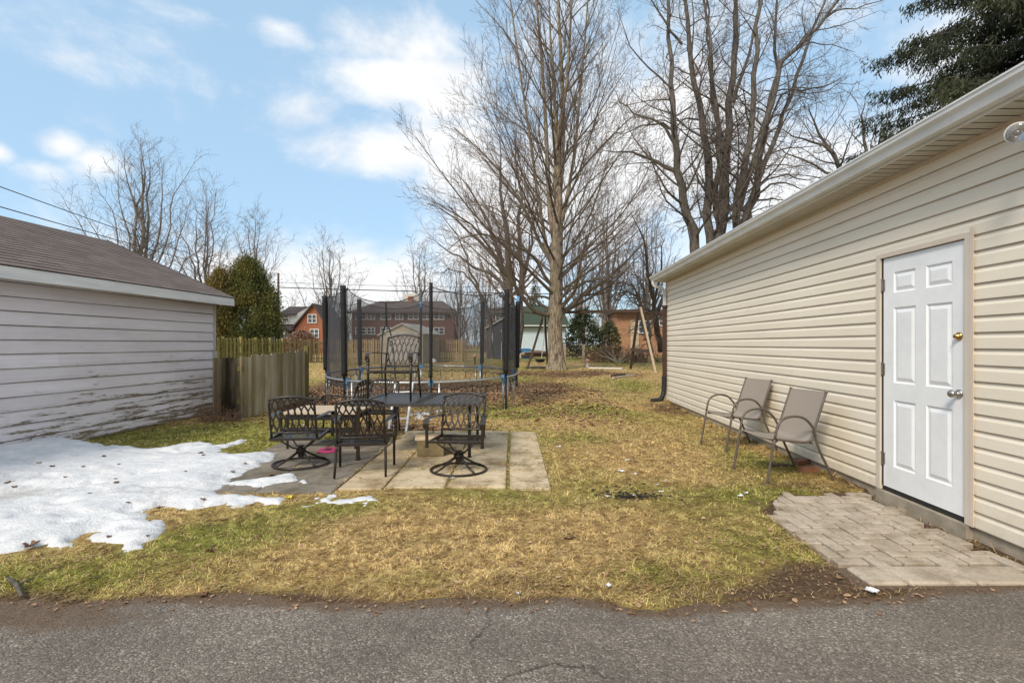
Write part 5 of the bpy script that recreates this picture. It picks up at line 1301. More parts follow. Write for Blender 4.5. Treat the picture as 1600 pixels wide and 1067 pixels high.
# balls
def ball(px, py, d, r, label, standh):
    c = W(px, py, d); m = MB(); m.lathe([(r*math.sin(PI*k/12)+1e-4, -r*math.cos(PI*k/12)) for k in range(13)], n=18); o = m.build('ball', M['ball'], None, smooth=True); o.location = c; tag(o, label, 'ball')
    g0 = float(gz(d)); s = MB(); s.lathe([(.10,0),(.085,.04),(.055,.08),(.05,c.z-r-g0-.02),(.09,c.z-r-g0+.005)], n=12); q = s.build('ball_stand', M['paper'] if d < 28 else M['darkwood'], None, smooth=True); q.location = (c.x, c.y, g0-.01); tag(q, 'small post under the faded ball '+('right of the maple' if d < 28 else 'seen through the trampoline net'), 'post')
ball(917.5, 563.5, 26.5, .115, 'faded pink ball on a small stand right of the maple trunk', .4); ball(742, 556, 30., .12, 'faded orange ball seen through the trampoline net', .5)
# timber edging and blue barrel by the green-roofed house
m = MB()
pts = [W(812,549,33), W(822,546,34), W(838,543.5,36), W(852,545,37), W(866,549,36)]
m.tube([p-pts[0] for p in pts], .16, 6, flat=1); o = m.build('timber_edging', M['wood'], None); o.location = pts[0]+Vector((0,0,-.30)); tag(o, 'curved pale timber edging behind the tub swing', 'timber edging')
m = MB()
m.tube([(0,0,0),(1.0,.6,.03),(1.9,.9,0)], .09, 7); m.tube([(.2,.2,.16),(1.1,.5,.17),(2.0,.6,.12)], .07, 7); o = m.build('log_pile', M['darkwood'], None); o.location = W(815,553,31)+Vector((0,0,-.12)); tag(o, 'dark low heap of logs in front of the timber edging', 'logs')
m = MB(); m.lathe([(.01,0),(.50,.0),(.54,.1),(.55,.6),(.50,.72),(.3,.82),(.02,.84)], n=20); o = m.build('covered_barrel', M['pool'], None, smooth=True); o.location = (W(815,540,40).x+.35, 40.5, GZ); tag(o, 'bright blue covered barrel beside the dark grey shed', 'barrel')
# white bucket by the brush
for (px, py, lab) in ((915, 551, 'white bag lying beside the brush pile'), (677, 565, 'white object on the grass beside the tan garden shed')):
    c = G(px, py+3); m = MB(); m.lathe([(.02,0),(.20,.02),(.22,.14),(.14,.27),(.02,.31)], n=12); o = m.build('white_bag', M['paper'], None, smooth=True); o.location = (c[0], c[1], float(gz(c[1]))); tag(o, lab, 'bag')
# ---------------------------------------------------------------- small litter
LIT = [(972,743,.085,.028,'longest white scrap strip on the lawn in the middle of the yard'),(993,747,.04,.03,'small white scrap just right of the longest strip'),(981,724,.05,.03,'pale scrap on the grass behind the longest white strip'),
       (1157,782,.05,.03,'white scrap on the grass near the pavers, left one of two'),(1166,778,.03,.025,'white scrap on the grass near the pavers, right one of two'),(1040,758,.03,.02,'tiny white scrap left of the sling chairs on straw grass'),
       (1027,764,.03,.02,'tiny white scrap beside the dark burnt patch'),(1033,775,.045,.015,'thin white scrap in front of the dark burnt patch'),(950,783,.05,.03,'grey flattened scrap left of the dark burnt patch'),(989,781,.04,.02,'white curled scrap on the dark burnt patch'),
       (809,937,.03,.02,'tiny white scrap at the driveway edge'),(951,927,.03,.03,'bluish white scrap in the grass near the driveway'),(707,755,.05,.03,'white scrap under the ring of the right swivel chair'),(1362,932,.07,.05,'pale crumpled scrap at the corner between pavers and driveway'),(873,703,.06,.03,'white scrap lying right of the patio')]
for (px, py, w, h, lab) in LIT:
    x, y = G(px, py); m = MB(); n = 6; vs = []
    for j in (0, 1):
        for i in range(n+1): vs.append((-w/2+w*i/n, (-h/2 if j == 0 else h/2)*R.uniform(.7,1.2), R.uniform(.004,.016)))
    vs += [(a, b, c-.003) for a, b, c in vs]
    fs = [(i, i+1, n+2+i, n+1+i) for i in range(n)]; fs += [tuple(q+2*(n+1) for q in f[::-1]) for f in fs]; m.add(vs, fs)
    o = m.build('paper_scrap', M['paper'], None); on = (x > -3 and x < .38 and 4.8 < y < 8); o.location = (x, y, .048 if on else max(.006, float(ground_z(np.array(x), np.array(y))))+.018); o.rotation_euler = (0,0,R.uniform(-.6,.6)); tag(o, lab, 'scrap', 'white scraps of litter')
def leaf(px, py, s, mat, label, name='leaf', lift=.0, grp=None, z=None):
    x, y = G(px, py); m = MB(); vs = [(0,0,.0)]; pts = 15
    for k in range(pts):
        a = 2*PI*k/pts; r = s*(1.0 if k % 3 == 0 else (.55 if k % 3 == 1 else .75))*R.uniform(.85,1.1); vs.append((r*math.cos(a), r*math.sin(a)*.8, s*R.uniform(-.05,.45)))
    vs += [(a, b, c-.002) for a, b, c in vs]
    fs = [(0, 1+k, 1+(k+1) % pts) for k in range(pts)]; fs += [(pts+1, pts+2+(k+1) % pts, pts+2+k) for k in range(pts)]
    m.add(vs, fs); o = m.build(name, mat, None)
    if z is None:
        hit = None; dg = bpy.context.evaluated_depsgraph_get()
        ok, lo, *_ = SC.ray_cast(dg, Vector((x, y, .8)), Vector((0,0,-1))); z = lo.z if ok else 0
    o.location = (x, y, z+.004+lift); o.rotation_euler = (0,0,R.uniform(0,6)); tag(o, label, 'leaf', grp); return o
bpy.context.view_layer.update()
GL = 'dead leaves on the snow'
leaf(48, 862, .065, M['deadleaf'], 'large reddish brown leaf curled up at the front edge of the snow', grp=GL, lift=.01)
leaf(82, 749, .035, M['deadleaf'], 'small red-brown leaf on the snow, right of a pale leaf', grp=GL); leaf(61, 743, .03, M['wood'], 'pale orange leaf on the snow', grp=GL)
for (px, py, s) in [(89,704,.03),(124,704,.02),(130,748,.025),(102,764,.025),(162,729,.03),(186,740,.02),(181,762,.02),(15,771,.045),(22,778,.03),(140,790,.02),(182,772,.035),(313,717,.04),(318,723,.03),(363,747,.03),(383,735,.02),(250,799,.03),(317,792,.03),(393,793,.02),(290,753,.02),(170,848,.02),(231,848,.015),(200,800,.018)]:
    leaf(px, py, s, M['deadleaf'], 'small dark dead leaf or twig bit lying on the snow', grp=GL)
leaf(452, 783, .045, M['yellow'], 'bright yellow leaf at the edge between snow and grass', z=.03); leaf(615+63, 746, .03, M['yellow'], 'yellow leaf lying on the patio slab')
for (px, py, s, lab) in [(889,847,.05,'dark red leaf standing up in the straw grass'),(765,842,.03,'dark leaf in the straw grass left of the red leaf'),(329,869,.035,'brown leaf on the grass in front of the snow'),(350,818,.035,'greyish brown leaf on the grass near the snow edge'),(400,845,.04,'curled tan leaf in the grass, right of the snow'),(318,933,.035,'dark leaf at the edge of the driveway'),(485,719,.04,'reddish leaf at the foot of the left swivel chair'),(425,748,.045,'dark wet leaf on the dark patio slab'),(586,709,.035,'dark leaf under the four-legged chair')]:
    leaf(px, py, s, M['deadleaf'], lab)
# stick at the lower left
a, b = G(12,912), G(34,941); m = MB(); m.tube([(0,0,0),((b[0]-a[0])*.5+.01,(b[1]-a[1])*.5,.012),(b[0]-a[0],b[1]-a[1],0)], [.011,.013,.009], 7); m.tube([((b[0]-a[0])*.5,(b[1]-a[1])*.5,.01),((b[0]-a[0])*.5+.07,(b[1]-a[1])*.5+.05,.03)], [.006,.003], 5)
o = m.build('stick', M['greybark'], None, smooth=True); o.location = (a[0], a[1], .035); tag(o, 'short grey stick by the driveway at the lower left', 'stick')
# burnt patch of ash
m = MB()
cx, cy = G(990, 781)
for k in range(160):
    x, y = R.gauss(0,.16), R.gauss(0,.07)-.0; x, y = x, y-x*.35; s = R.uniform(.004,.013); h = R.uniform(.002,.012)
    m.box(x-s, x+s, y-s*.6, y+s*.6, 0, h, M=Matrix.Rotation(R.uniform(-.6,.6),4,'X'))
o = m.build('ash', M['gap'], None); o.location = (cx, cy, float(ground_z(np.array(cx), np.array(cy)))+.012); kind(tag(o, 'dark patch of charred bits on the straw grass', 'ash'), 'stuff')
# ---------------------------------------------------------------- trees
class Lines:
    def __init__(s): s.g = {}
    def add(s, pts, rad, n):
        s.g.setdefault((len(pts), n), []).append((pts, rad))
    def mesh(s, name, mat, parent, org):
        V, Fc = [], []; base = 0
        for (m, n), L in s.g.items():
            P = np.array([l[0] for l in L], float); Rr = np.array([l[1] for l in L], float)      # K,m,3
            T = np.empty_like(P); T[:, 1:-1] = P[:, 2:]-P[:, :-2]; T[:, 0] = P[:, 1]-P[:, 0]; T[:, -1] = P[:, -1]-P[:, -2]
            T /= np.linalg.norm(T, axis=2, keepdims=True)+1e-9
            ref = np.where(np.abs(T[:, :1, 2:3]) < .8, np.array([[[0, 0, 1.]]]), np.array([[[1., 0, 0]]])); ref = np.broadcast_to(ref, T.shape)
            U = np.cross(T, ref); U /= np.linalg.norm(U, axis=2, keepdims=True)+1e-9; Wv = np.cross(T, U)
            an = 2*np.pi*np.arange(n)/n
            ring = P[:, :, None, :]+Rr[:, :, None, None]*(U[:, :, None, :]*np.cos(an)[None, None, :, None]+Wv[:, :, None, :]*np.sin(an)[None, None, :, None])
            K = len(L); V.append(ring.reshape(-1, 3)); i = np.arange(K*m*n).reshape(K, m, n)+base; j = np.roll(i, -1, 2)
            Fc.append(np.stack([i[:, :-1], j[:, :-1], j[:, 1:], i[:, 1:]], -1).reshape(-1, 4)); base += K*m*n
        v = np.concatenate(V)-np.array(org); return npmesh(name, v, np.concatenate(Fc), mat, parent, smooth=True)
def rv(rg): 
    v = rg.normal(size=3); return v/np.linalg.norm(v)
def grow(L, rg, p, d, length, r0, lvl, P):
    """L: list of Lines by level; P[lvl] = dict(seg, wander, up, n, ang, ratio, t0, rr, sides)"""
    q = P[lvl]; m = q['seg']; st = length/m; pts = [p]; rad = [r0]; d = d/np.linalg.norm(d); ds = [d]
    rend = max(q.get('rmin', .004), r0*q.get('taper', .25)); bend = rg.normal(size=3)*q['wander']*.5
    for i in range(m):
        if rg.rand() < .45: bend = rg.normal(size=3)*q['wander']
        d = d+bend/math.sqrt(m)*1.3+np.array([0, 0, q['up']])/m; d = d/np.linalg.norm(d); p = p+d*st; pts.append(p); ds.append(d); rad.append(r0+(rend-r0)*((i+1)/m)**.8)
    L[min(lvl, len(L)-1)].add(pts, rad, q['sides'])
    if lvl+1 >= len(P): return
    children(L, rg, pts, ds, rad, length, lvl, P)
def children(L, rg, pts, ds, rad, length, lvl, P, n=None):
    q = P[lvl]; n = int(q.get('n', 5) if n is None else n)
    if q.get('den'): n = max(2, int(length*q['den']))
    m = len(pts)-1; az = rg.rand()*6.28
    for k in range(n):
        t = q['t0']+(1-q['t0'])*(k+rg.rand()*.9)/n; f = t*m; i = min(m-1, int(f)); a = f-i
        pp = pts[i]*(1-a)+pts[i+1]*a; dd = ds[min(i+1, m)]; rr = rad[i]*(1-a)+rad[i+1]*a
        az += 2.4+rg.rand()*.7; u = np.cross(dd, [0, 0, 1.] if abs(dd[2]) < .9 else [1., 0, 0]); u /= np.linalg.norm(u); w = np.cross(dd, u)
        an = math.radians(q['ang']*(rg.rand()*.6+.7)); nd = dd*math.cos(an)+(u*math.cos(az)+w*math.sin(az))*math.sin(an)
        ln = length*q['ratio']*(1-.55*t)*(rg.rand()*.6+.6)
        if q.get('lmin'): ln = max(ln, q['lmin']*(.6+.8*rg.rand()))
        grow(L, rg, pp, nd, ln, max(.004, min(rr*.8, rr*q['rr']*(.8+.4*rg.rand()))), lvl+1, P)
def tree_obj(name, org, label, cat, group=None): return empty(name, org, 0, label, cat, group)

# --- the big maple in the middle
def maple():
    rg = np.random.RandomState(5); org = np.array([(870-800)*24/F, 24., .18]); X = lambda px, py, d=24.: np.array([(px-800)*d/F, d, CAMZ-(py-HY)*d/F])
    T, Bq, C = Lines(), Lines(), Lines(); rmin = .0050
    tp = [(870,583),(870,572),(869,560),(868,540),(867,510),(868,490),(868,470),(869,440),(870,400),(871,360),(872,320),(871,270),(870,210)]
    tr = [.50,.44,.39,.35,.335,.35,.33,.31,.29,.26,.22,.18,.13]; pts = [X(*p) for p in tp]
    T.add(pts, tr, 14)
    # root flare
    for k in range(7):
        a = k*2*PI/7+.3; c = np.array([math.cos(a), math.sin(a), 0]); T.add([pts[2]+c*.20, pts[1]+c*.34+[0,0,.03], pts[0]+c*.50+[0,0,.0], pts[0]+c*.72-[0,0,.12]], [.15,.13,.10,.05], 7)
    P = [None, dict(seg=13, wander=.10, up=.34, den=1.7, ang=27, ratio=.46, t0=.14, rr=.45, sides=6, taper=.10, rmin=rmin, lmin=.9),
         dict(seg=7, wander=.09, up=.22, den=3.3, ang=30, ratio=.42, t0=.12, rr=.58, sides=4, taper=.22, rmin=rmin, lmin=.40),
         dict(seg=4, wander=.10, up=.12, n=4, ang=30, ratio=.5, t0=.2, rr=.7, sides=3, taper=.5, rmin=rmin, lmin=.25),
         dict(seg=2, wander=.06, up=.1, n=0, ang=30, ratio=.5, t0=.2, rr=.8, sides=3, taper=.6, rmin=rmin)]
    LL = [T, Bq, C, C, C]
    # leaders above the first forks
    lead = [([(870,400),(860,340),(856,270),(852,180),(846,90),(838,0),(832,-80)], .20), ([(871,330),(878,260),(880,170),(876,80),(872,0),(868,-120)], .22), ([(870,380),(884,320),(898,240),(906,150),(914,60),(922,-40)], .15),
            ([(871,240),(866,150),(860,60),(856,-60)], .15), ([(871,220),(886,130),(892,30),(896,-90)], .15), ([(868,440),(852,380),(840,300),(826,200),(812,110),(800,20),(790,-60)], .14)]
    for j, (lp_, r0) in enumerate(lead):
        dd = [0, .3, -.4, .6, -.7, .2][j]; q = []
        for i, (a, b) in enumerate(lp_): q.append(X(a, b, 24.+dd*i*.35)) if i else q.append(X(a, b))
        r0 *= .68; n = len(q); rad = [r0*(1-.75*i/(n-1)) for i in range(n)]; T.add(q, rad, 8)
        ds = [(q[min(i+1,n-1)]-q[max(i-1,0)]) for i in range(n)]; ds = [x/np.linalg.norm(x) for x in ds]
        length = sum(np.linalg.norm(q[i+1]-q[i]) for i in range(n-1))
        for k in range(11):
            t = .12+.86*(k+rg.rand())/11; f = t*(n-1); i = min(n-2, int(f)); a = f-i; pp = q[i]*(1-a)+q[i+1]*a
            az = k*2.4+j+rg.rand(); an = math.radians(30+14*rg.rand()); dd_ = ds[i]*math.cos(an)+np.array([math.cos(az), math.sin(az)*.85, 0])*math.sin(an)
            grow(LL, rg, pp, dd_, (5.2-2.6*t)*(.75+.5*rg.rand()), .055*(1-.5*t)*(.7+.5*rg.rand()), 1, P)
    # big side limbs from the trunk: height along trunk, azimuth all round, longest low down
    for k in range(38):
        t = k/37; z = 2.7+7.8*t**1.0; 
        pp = np.array([org[0]+rg.normal()*.05, 24.+rg.normal()*.05, z]); az = k*2.39996+.4+rg.rand()*.3
        an = math.radians(64-26*t+rg.normal()*6); d = np.array([math.cos(az)*math.sin(an), math.sin(az)*math.sin(an), math.cos(an)])
        ln = (8.2-1.4*t)*(.75+.45*rg.rand()); grow(LL, rg, pp, d, ln, (.085-.03*t)*(.6+.6*rg.rand()), 1, P)
    # limbs traced from the photo (left low sweep, right low twin)
    for tr_, r0 in (([(866,490),(852,492),(838,488),(825,476),(812,458),(800,440),(782,412),(760,380),(738,352),(712,335),(690,322)], .17), ([(872,492),(888,482),(905,466),(922,452),(944,440),(962,424),(985,402),(1008,376)], .20), ([(872,488),(884,472),(898,455),(903,430),(908,400),(918,372),(930,340)], .16),
                    ([(866,470),(852,464),(836,462),(820,470),(806,468),(792,455),(770,440)], .09), ([(872,470),(892,452),(915,440),(935,436),(960,430),(990,420)], .10), ([(866,452),(850,430),(838,405),(822,392),(806,385),(780,372),(752,365),(722,372),(700,390)], .12), ([(870,440),(890,420),(914,398),(940,380),(968,352),(990,330)], .12),([(870,415),(888,392),(905,368),(925,330),(938,290),(950,250)], .11),([(868,420),(846,385),(826,340),(804,300),(776,262),(745,230),(710,200)], .13)):
        dy = rg.uniform(-.35, .2); q = [X(a, b, 24.+dy*i) for i, (a, b) in enumerate(tr_)]; q = [x*np.array([1,1,1]) for x in q]
        r0 *= .72; n = len(q); rad = [r0*(1-.82*i/(n-1)) for i in range(n)]; Bq.add(q, rad, 8); ds = [(q[min(i+1,n-1)]-q[max(i-1,0)]) for i in range(n)]; ds = [x/np.linalg.norm(x) for x in ds]
        length = sum(np.linalg.norm(q[i+1]-q[i]) for i in range(n-1)); children(LL, rg, q, ds, rad, length, 1, P)
    o = tree_obj('maple_tree', org, 'big leafless maple in the middle of the yard with upswept branches', 'tree')
    T.mesh('trunk', M['maplebark'], o, org); Bq.mesh('branches', M['maplebranch'], o, org); C.mesh('crown', M['mapletwig'], o, org)
maple()

def traced(name, org_px, d, stems, P, label, mats, seed, group=None, gzv=None, dspread=.25):
    rg = np.random.RandomState(seed); gzv = float(gz(d)) if gzv is None else gzv; org = np.array([(org_px-800)*d/F, d, gzv]); T, C = Lines(), Lines(); LL = [T, T, C, C, C]
    for (tr_, r0, r1) in stems:
        dy = rg.uniform(-dspread, dspread); q = [np.array([(a-800)*(d+dy*i)/F, d+dy*i, CAMZ-(b-HY)*(d+dy*i)/F]) for i, (a, b) in enumerate(tr_)]
        # insert midpoints with a little crookedness
        qq = [q[0]]
        for a, b in zip(q[:-1], q[1:]):
            L_ = np.linalg.norm(b-a); qq.append((a+b)/2+rg.normal(size=3)*L_*.05); qq.append(b)
        q = qq; r1 = min(r1, .012) if tr_[-1][1] > 5 else r1; n = len(q); rad = [r0+(r1-r0)*i/(n-1) for i in range(n)]; T.add(q, rad, 9)
        ds = [(q[min(i+1,n-1)]-q[max(i-1,0)]) for i in range(n)]; ds = [x/np.linalg.norm(x) for x in ds]
        length = sum(np.linalg.norm(q[i+1]-q[i]) for i in range(n-1)); children(LL, rg, q, ds, rad, length, 0, P)
    o = tree_obj(name, org, label, 'tree', group); T.mesh('trunk', mats[0], o, org); C.mesh('crown', mats[1], o, org); return o
# --- big many-stemmed tree behind the vinyl garage
rm = .0085
PA = [dict(den=1.05, n=9, ang=52, ratio=.30, t0=.22, rr=.34, lmin=1.6), dict(seg=10, wander=.30, up=.30, den=2.0, ang=50, ratio=.42, t0=.12, rr=.5, sides=5, taper=.16, rmin=rm, lmin=.9),
      dict(seg=7, wander=.32, up=.16, den=3.0, ang=48, ratio=.45, t0=.1, rr=.55, sides=4, taper=.25, rmin=rm, lmin=.45), dict(seg=4, wander=.28, up=.06, n=4, ang=45, ratio=.5, t0=.15, rr=.7, sides=3, taper=.5, rmin=rm*.8, lmin=.25), dict(seg=2, wander=.2, up=0, n=0, ang=40, ratio=.5, t0=.2, rr=.7, sides=3, taper=.6, rmin=rm*.7)]
stemsA = [([(1092,545),(1090,470),(1085,385),(1074,340),(1066,290),(1058,240),(1052,190),(1048,130),(1044,60),(1040,-40)], .50, .13),
          ([(1110,545),(1108,460),(1110,370),(1108,300),(1104,230),(1096,180),(1084,130),(1077,70),(1072,10),(1068,-60)], .46, .13),
          ([(1125,545),(1126,440),(1128,350),(1132,280),(1140,200),(1146,120),(1150,50),(1156,-40)], .55, .15),
          ([(1128,360),(1118,290),(1122,230),(1120,170),(1108,100),(1106,40),(1112,-60)], .26, .09),
          ([(1140,545),(1142,430),(1150,340),(1160,280),(1172,220),(1178,150),(1184,80),(1190,0),(1194,-60)], .42, .11),
          ([(1150,545),(1158,400),(1168,330),(1184,270),(1196,210),(1204,150),(1210,80),(1214,0)], .40, .10),
          ([(1155,330),(1172,270),(1192,200),(1214,130),(1240,80),(1262,55),(1288,30),(1310,0),(1330,-30)], .26, .09),
          ([(1160,350),(1186,280),(1206,230),(1222,180),(1244,120),(1262,70),(1282,20),(1300,-40)], .24, .08),
          ([(1128,240),(1118,180),(1112,120),(1104,60),(1100,-20)], .20, .07), ([(1146,160),(1162,110),(1178,50),(1186,-20)], .18, .06),
          ([(1085,395),(1075,350),(1068,310),(1064,270),(1060,250)], .15, .05)]
limbsA = [([(1064,272),(1040,262),(1014,248),(988,238),(960,238),(930,232)], .20, .05), ([(1058,232),(1040,200),(1018,186),(990,178),(968,160),(950,130)], .15, .03), ([(1056,205),(1036,192),(1004,196),(974,210),(948,206)], .11, .03),
          ([(1160,330),(1180,306),(1204,288),(1228,286),(1252,296),(1274,300)], .14, .03), ([(1180,300),(1200,280),(1230,272),(1262,282),(1290,276)], .10, .02), ([(1198,200),(1220,150),(1238,140),(1268,138),(1300,130),(1324,118)], .10, .02),
          ([(1206,145),(1240,140),(1280,145),(1310,130),(1350,125)], .07, .02), ([(1240,82),(1268,66),(1300,70),(1336,82)], .07, .02), ([(1288,30),(1320,14),(1352,8),(1390,-4)], .07, .03), ([(1066,70),(1048,50),(1030,20),(1012,-10)], .12, .05), ([(1096,120),(1084,40),(1080,-10)], .08, .04),([(1052,140),(1030,120),(1000,92),(980,60),(966,20)], .10, .03)]
traced('bare_tree', 1120, 31., [(a, b*.70, c*.66) for a, b, c in stemsA+limbsA], PA, 'huge grey many-stemmed bare tree rising behind the vinyl garage', (M['greybark'], M['greytwig']), 3, None)
# --- multi-stemmed reddish tree behind the maple to the left
PB = [dict(den=1.1, n=9, ang=40, ratio=.34, t0=.15, rr=.4, lmin=1.4), dict(seg=9, wander=.14, up=.35, den=2.2, ang=35, ratio=.42, t0=.1, rr=.5, sides=5, taper=.15, rmin=.010, lmin=.8),
      dict(seg=6, wander=.14, up=.15, den=2.6, ang=34, ratio=.45, t0=.1, rr=.6, sides=3, taper=.3, rmin=.009, lmin=.4), dict(seg=3, wander=.12, up=.1, n=3, ang=30, ratio=.5, t0=.2, rr=.7, sides=3, taper=.6, rmin=.008, lmin=.3)]
stB = [([(803,560),(800,490),(798,430),(794,380),(786,330),(782,270),(780,210)], .34, .06), ([(808,545),(812,470),(816,420),(812,370),(816,310),(806,250),(808,190)], .26, .05), ([(803,500),(790,440),(778,390),(764,350),(748,320),(730,290),(708,265)], .20, .04),
       ([(800,470),(782,440),(764,426),(740,418),(718,400),(690,385),(668,372)], .16, .03), ([(800,445),(776,405),(748,375),(720,350),(694,330),(668,318)], .15, .03), ([(810,460),(822,420),(832,380),(838,330),(846,280)], .15, .04), ([(770,560),(768,500),(752,468),(738,440),(724,425),(700,420),(684,430)], .12, .03), ([(770,520),(758,470),(744,440),(730,400),(716,370),(700,350)], .13, .03)]
traced('bare_tree', 803, 34., stB, PB, 'reddish twiggy bare tree just left of and behind the big maple', (M['greybark'], M['reddish']), 9)
# --- small dark trees near the garage corner
PC = [dict(den=1.6, n=7, ang=50, ratio=.34, t0=.2, rr=.4, lmin=1.), dict(seg=8, wander=.34, up=.15, den=2.4, ang=46, ratio=.45, t0=.1, rr=.5, sides=4, taper=.2, rmin=.009, lmin=.6), dict(seg=5, wander=.3, up=.0, den=3, ang=44, ratio=.5, t0=.1, rr=.6, sides=3, taper=.4, rmin=.008, lmin=.35), dict(seg=3, wander=.2, up=0, n=0, ang=40, ratio=.5, t0=.2, rr=.7, sides=3, taper=.6, rmin=.007)]
stC = [([(1033,549),(1027,520),(1024,495),(1022,470),(1016,440),(1010,400),(1000,360),(985,330)], .20, .05), ([(1026,490),(1034,470),(1042,450),(1048,430),(1056,400)], .14, .05), ([(1022,470),(1030,440),(1034,400),(1040,370)], .10, .03)]
traced('crooked_tree', 1033, 30., stC, PC, 'crooked dark bare tree beside the downspout corner of the vinyl garage', (simple('dark_bark', (.06,.045,.035), (.03,.022,.018), 12, .9), M['greytwig']), 21)
stD = [([(1018,552),(1016,520),(1012,500),(1004,480),(1000,468),(996,455)], .11, .04), ([(1020,551),(1008,520),(1002,500),(1006,480),(1014,462)], .08, .03), ([(1002,480),(994,462),(980,455),(962,458),(950,470),(942,490)], .07, .02), ([(1000,468),(990,448),(972,440),(955,446),(940,462)], .06, .02), ([(1004,474),(1006,450),(996,432),(978,424)], .06, .02)]
PD = [dict(den=5., n=10, ang=60, ratio=.5, t0=.1, rr=.5, lmin=1.), dict(seg=7, wander=.4, up=-.35, den=4, ang=45, ratio=.5, t0=.1, rr=.5, sides=3, taper=.3, rmin=.008, lmin=.5), dict(seg=5, wander=.35, up=-.3, n=4, ang=44, ratio=.5, t0=.1, rr=.6, sides=3, taper=.4, rmin=.007, lmin=.35), dict(seg=3, wander=.2, up=-.2, n=0, ang=40, ratio=.5, t0=.2, rr=.7, sides=3, taper=.6, rmin=.006)]
traced('weeping_tree', 1016, 28., stD, PD, 'small weeping bare tree with tangled twigs above the swing frame', (M['greybark'], M['greytwig']), 22)
# twiggy tree right, above the garage roof
stE = [([(1345,560),(1330,300),(1310,260),(1290,225),(1272,190),(1262,160)], .22, .04), ([(1345,420),(1352,270),(1350,220),(1346,180),(1352,150)], .16, .04), ([(1335,320),(1300,240),(1268,222),(1240,214),(1215,196)], .12, .03), ([(1340,330),(1368,250),(1376,210),(1380,170)], .11, .03), ([(1320,280),(1290,270),(1256,250),(1228,240),(1204,220)], .10, .03)]
PE = [dict(den=1.2, n=9, ang=50, ratio=.32, t0=.1, rr=.4, lmin=1.5), dict(seg=9, wander=.28, up=.3, den=1.9, ang=45, ratio=.45, t0=.1, rr=.5, sides=4, taper=.2, rmin=.011, lmin=.8), dict(seg=6, wander=.26, up=.1, den=2.4, ang=40, ratio=.5, t0=.1, rr=.6, sides=3, taper=.4, rmin=.010, lmin=.5), dict(seg=3, wander=.2, up=0, n=2, ang=40, ratio=.5, t0=.2, rr=.7, sides=3, taper=.6, rmin=.009)]
traced('bare_tree', 1345, 33., stE, PE, 'fine twiggy bare tree showing above the vinyl garage roof left of the spruce', (M['greybark'], M['fartwig']), 23)
# --- far background trees, fans of stems
def fan(px, base, top, spread, d, nst, label, seed, r=.26, mats=None, extra=0, den=1.0, curve=.5):
    rg = np.random.RandomState(seed); st = []
    for k in range(nst):
        u = -1+2*(k+.5*rg.rand())/(nst-.5) if nst > 1 else 0; hgt = (base-top)*(1-.42*abs(u)**1.6)*rg.uniform(.85, 1.05); y0 = base-(base-top)*.10*rg.rand()-(base-top)*.05
        x1 = px+u*spread*rg.uniform(.85, 1.05); pts = []
        for i in range(6):
            t = i/5; pts.append((px+(x1-px)*(t**(.75+curve*.3))+rg.normal()*spread*.02*i*.6, y0-hgt*t**(1.15 if abs(u) > .4 else 1.)+ (base-y0)*0))
        st.append((pts, r*(1-.45*abs(u))*rg.uniform(.5, .8), .035))
    st.append(([(px, base+14), (px, base-(base-top)*.05), (px+spread*.02, base-(base-top)*.3), (px+spread*.03, base-(base-top)*.55), (px+spread*.01, base-(base-top)*.8), (px+spread*.03, top)], r, .035))
    P = [dict(den=den*1.25, n=9, ang=38, ratio=.24, t0=.25, rr=.42, lmin=1.8), dict(seg=6, wander=.18, up=.22, den=1.25, ang=36, ratio=.45, t0=.1, rr=.55, sides=3, taper=.3, rmin=.013*d/55, lmin=.9), dict(seg=4, wander=.16, up=.12, n=4, ang=36, ratio=.5, t0=.1, rr=.6, sides=3, taper=.5, rmin=.011*d/55, lmin=.6), dict(seg=2, wander=.12, up=.05, n=0, ang=36, ratio=.5, t0=.2, rr=.7, sides=3, taper=.6, rmin=.010*d/55)]
    return traced('bare_tree', px, d, st, P, label, mats or (M['fartwig'], M['fartwig']), seed, 'bare trees beyond the yard', dspread=.35)
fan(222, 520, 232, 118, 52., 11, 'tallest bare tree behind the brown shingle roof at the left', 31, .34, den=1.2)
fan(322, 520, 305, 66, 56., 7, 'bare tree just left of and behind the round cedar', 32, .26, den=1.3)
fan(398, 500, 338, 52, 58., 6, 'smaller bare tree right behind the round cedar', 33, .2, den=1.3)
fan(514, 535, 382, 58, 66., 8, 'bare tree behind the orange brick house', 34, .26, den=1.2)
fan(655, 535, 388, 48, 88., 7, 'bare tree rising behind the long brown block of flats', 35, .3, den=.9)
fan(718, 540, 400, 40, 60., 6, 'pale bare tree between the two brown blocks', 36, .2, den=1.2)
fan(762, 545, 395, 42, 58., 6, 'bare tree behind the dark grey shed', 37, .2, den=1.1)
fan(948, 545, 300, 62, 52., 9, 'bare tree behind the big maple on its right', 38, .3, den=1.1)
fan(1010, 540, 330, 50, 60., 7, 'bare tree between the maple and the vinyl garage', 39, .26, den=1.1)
fan(905, 545, 330, 55, 70., 7, 'thin bare tree directly behind the big maple', 40, .26, den=.9)
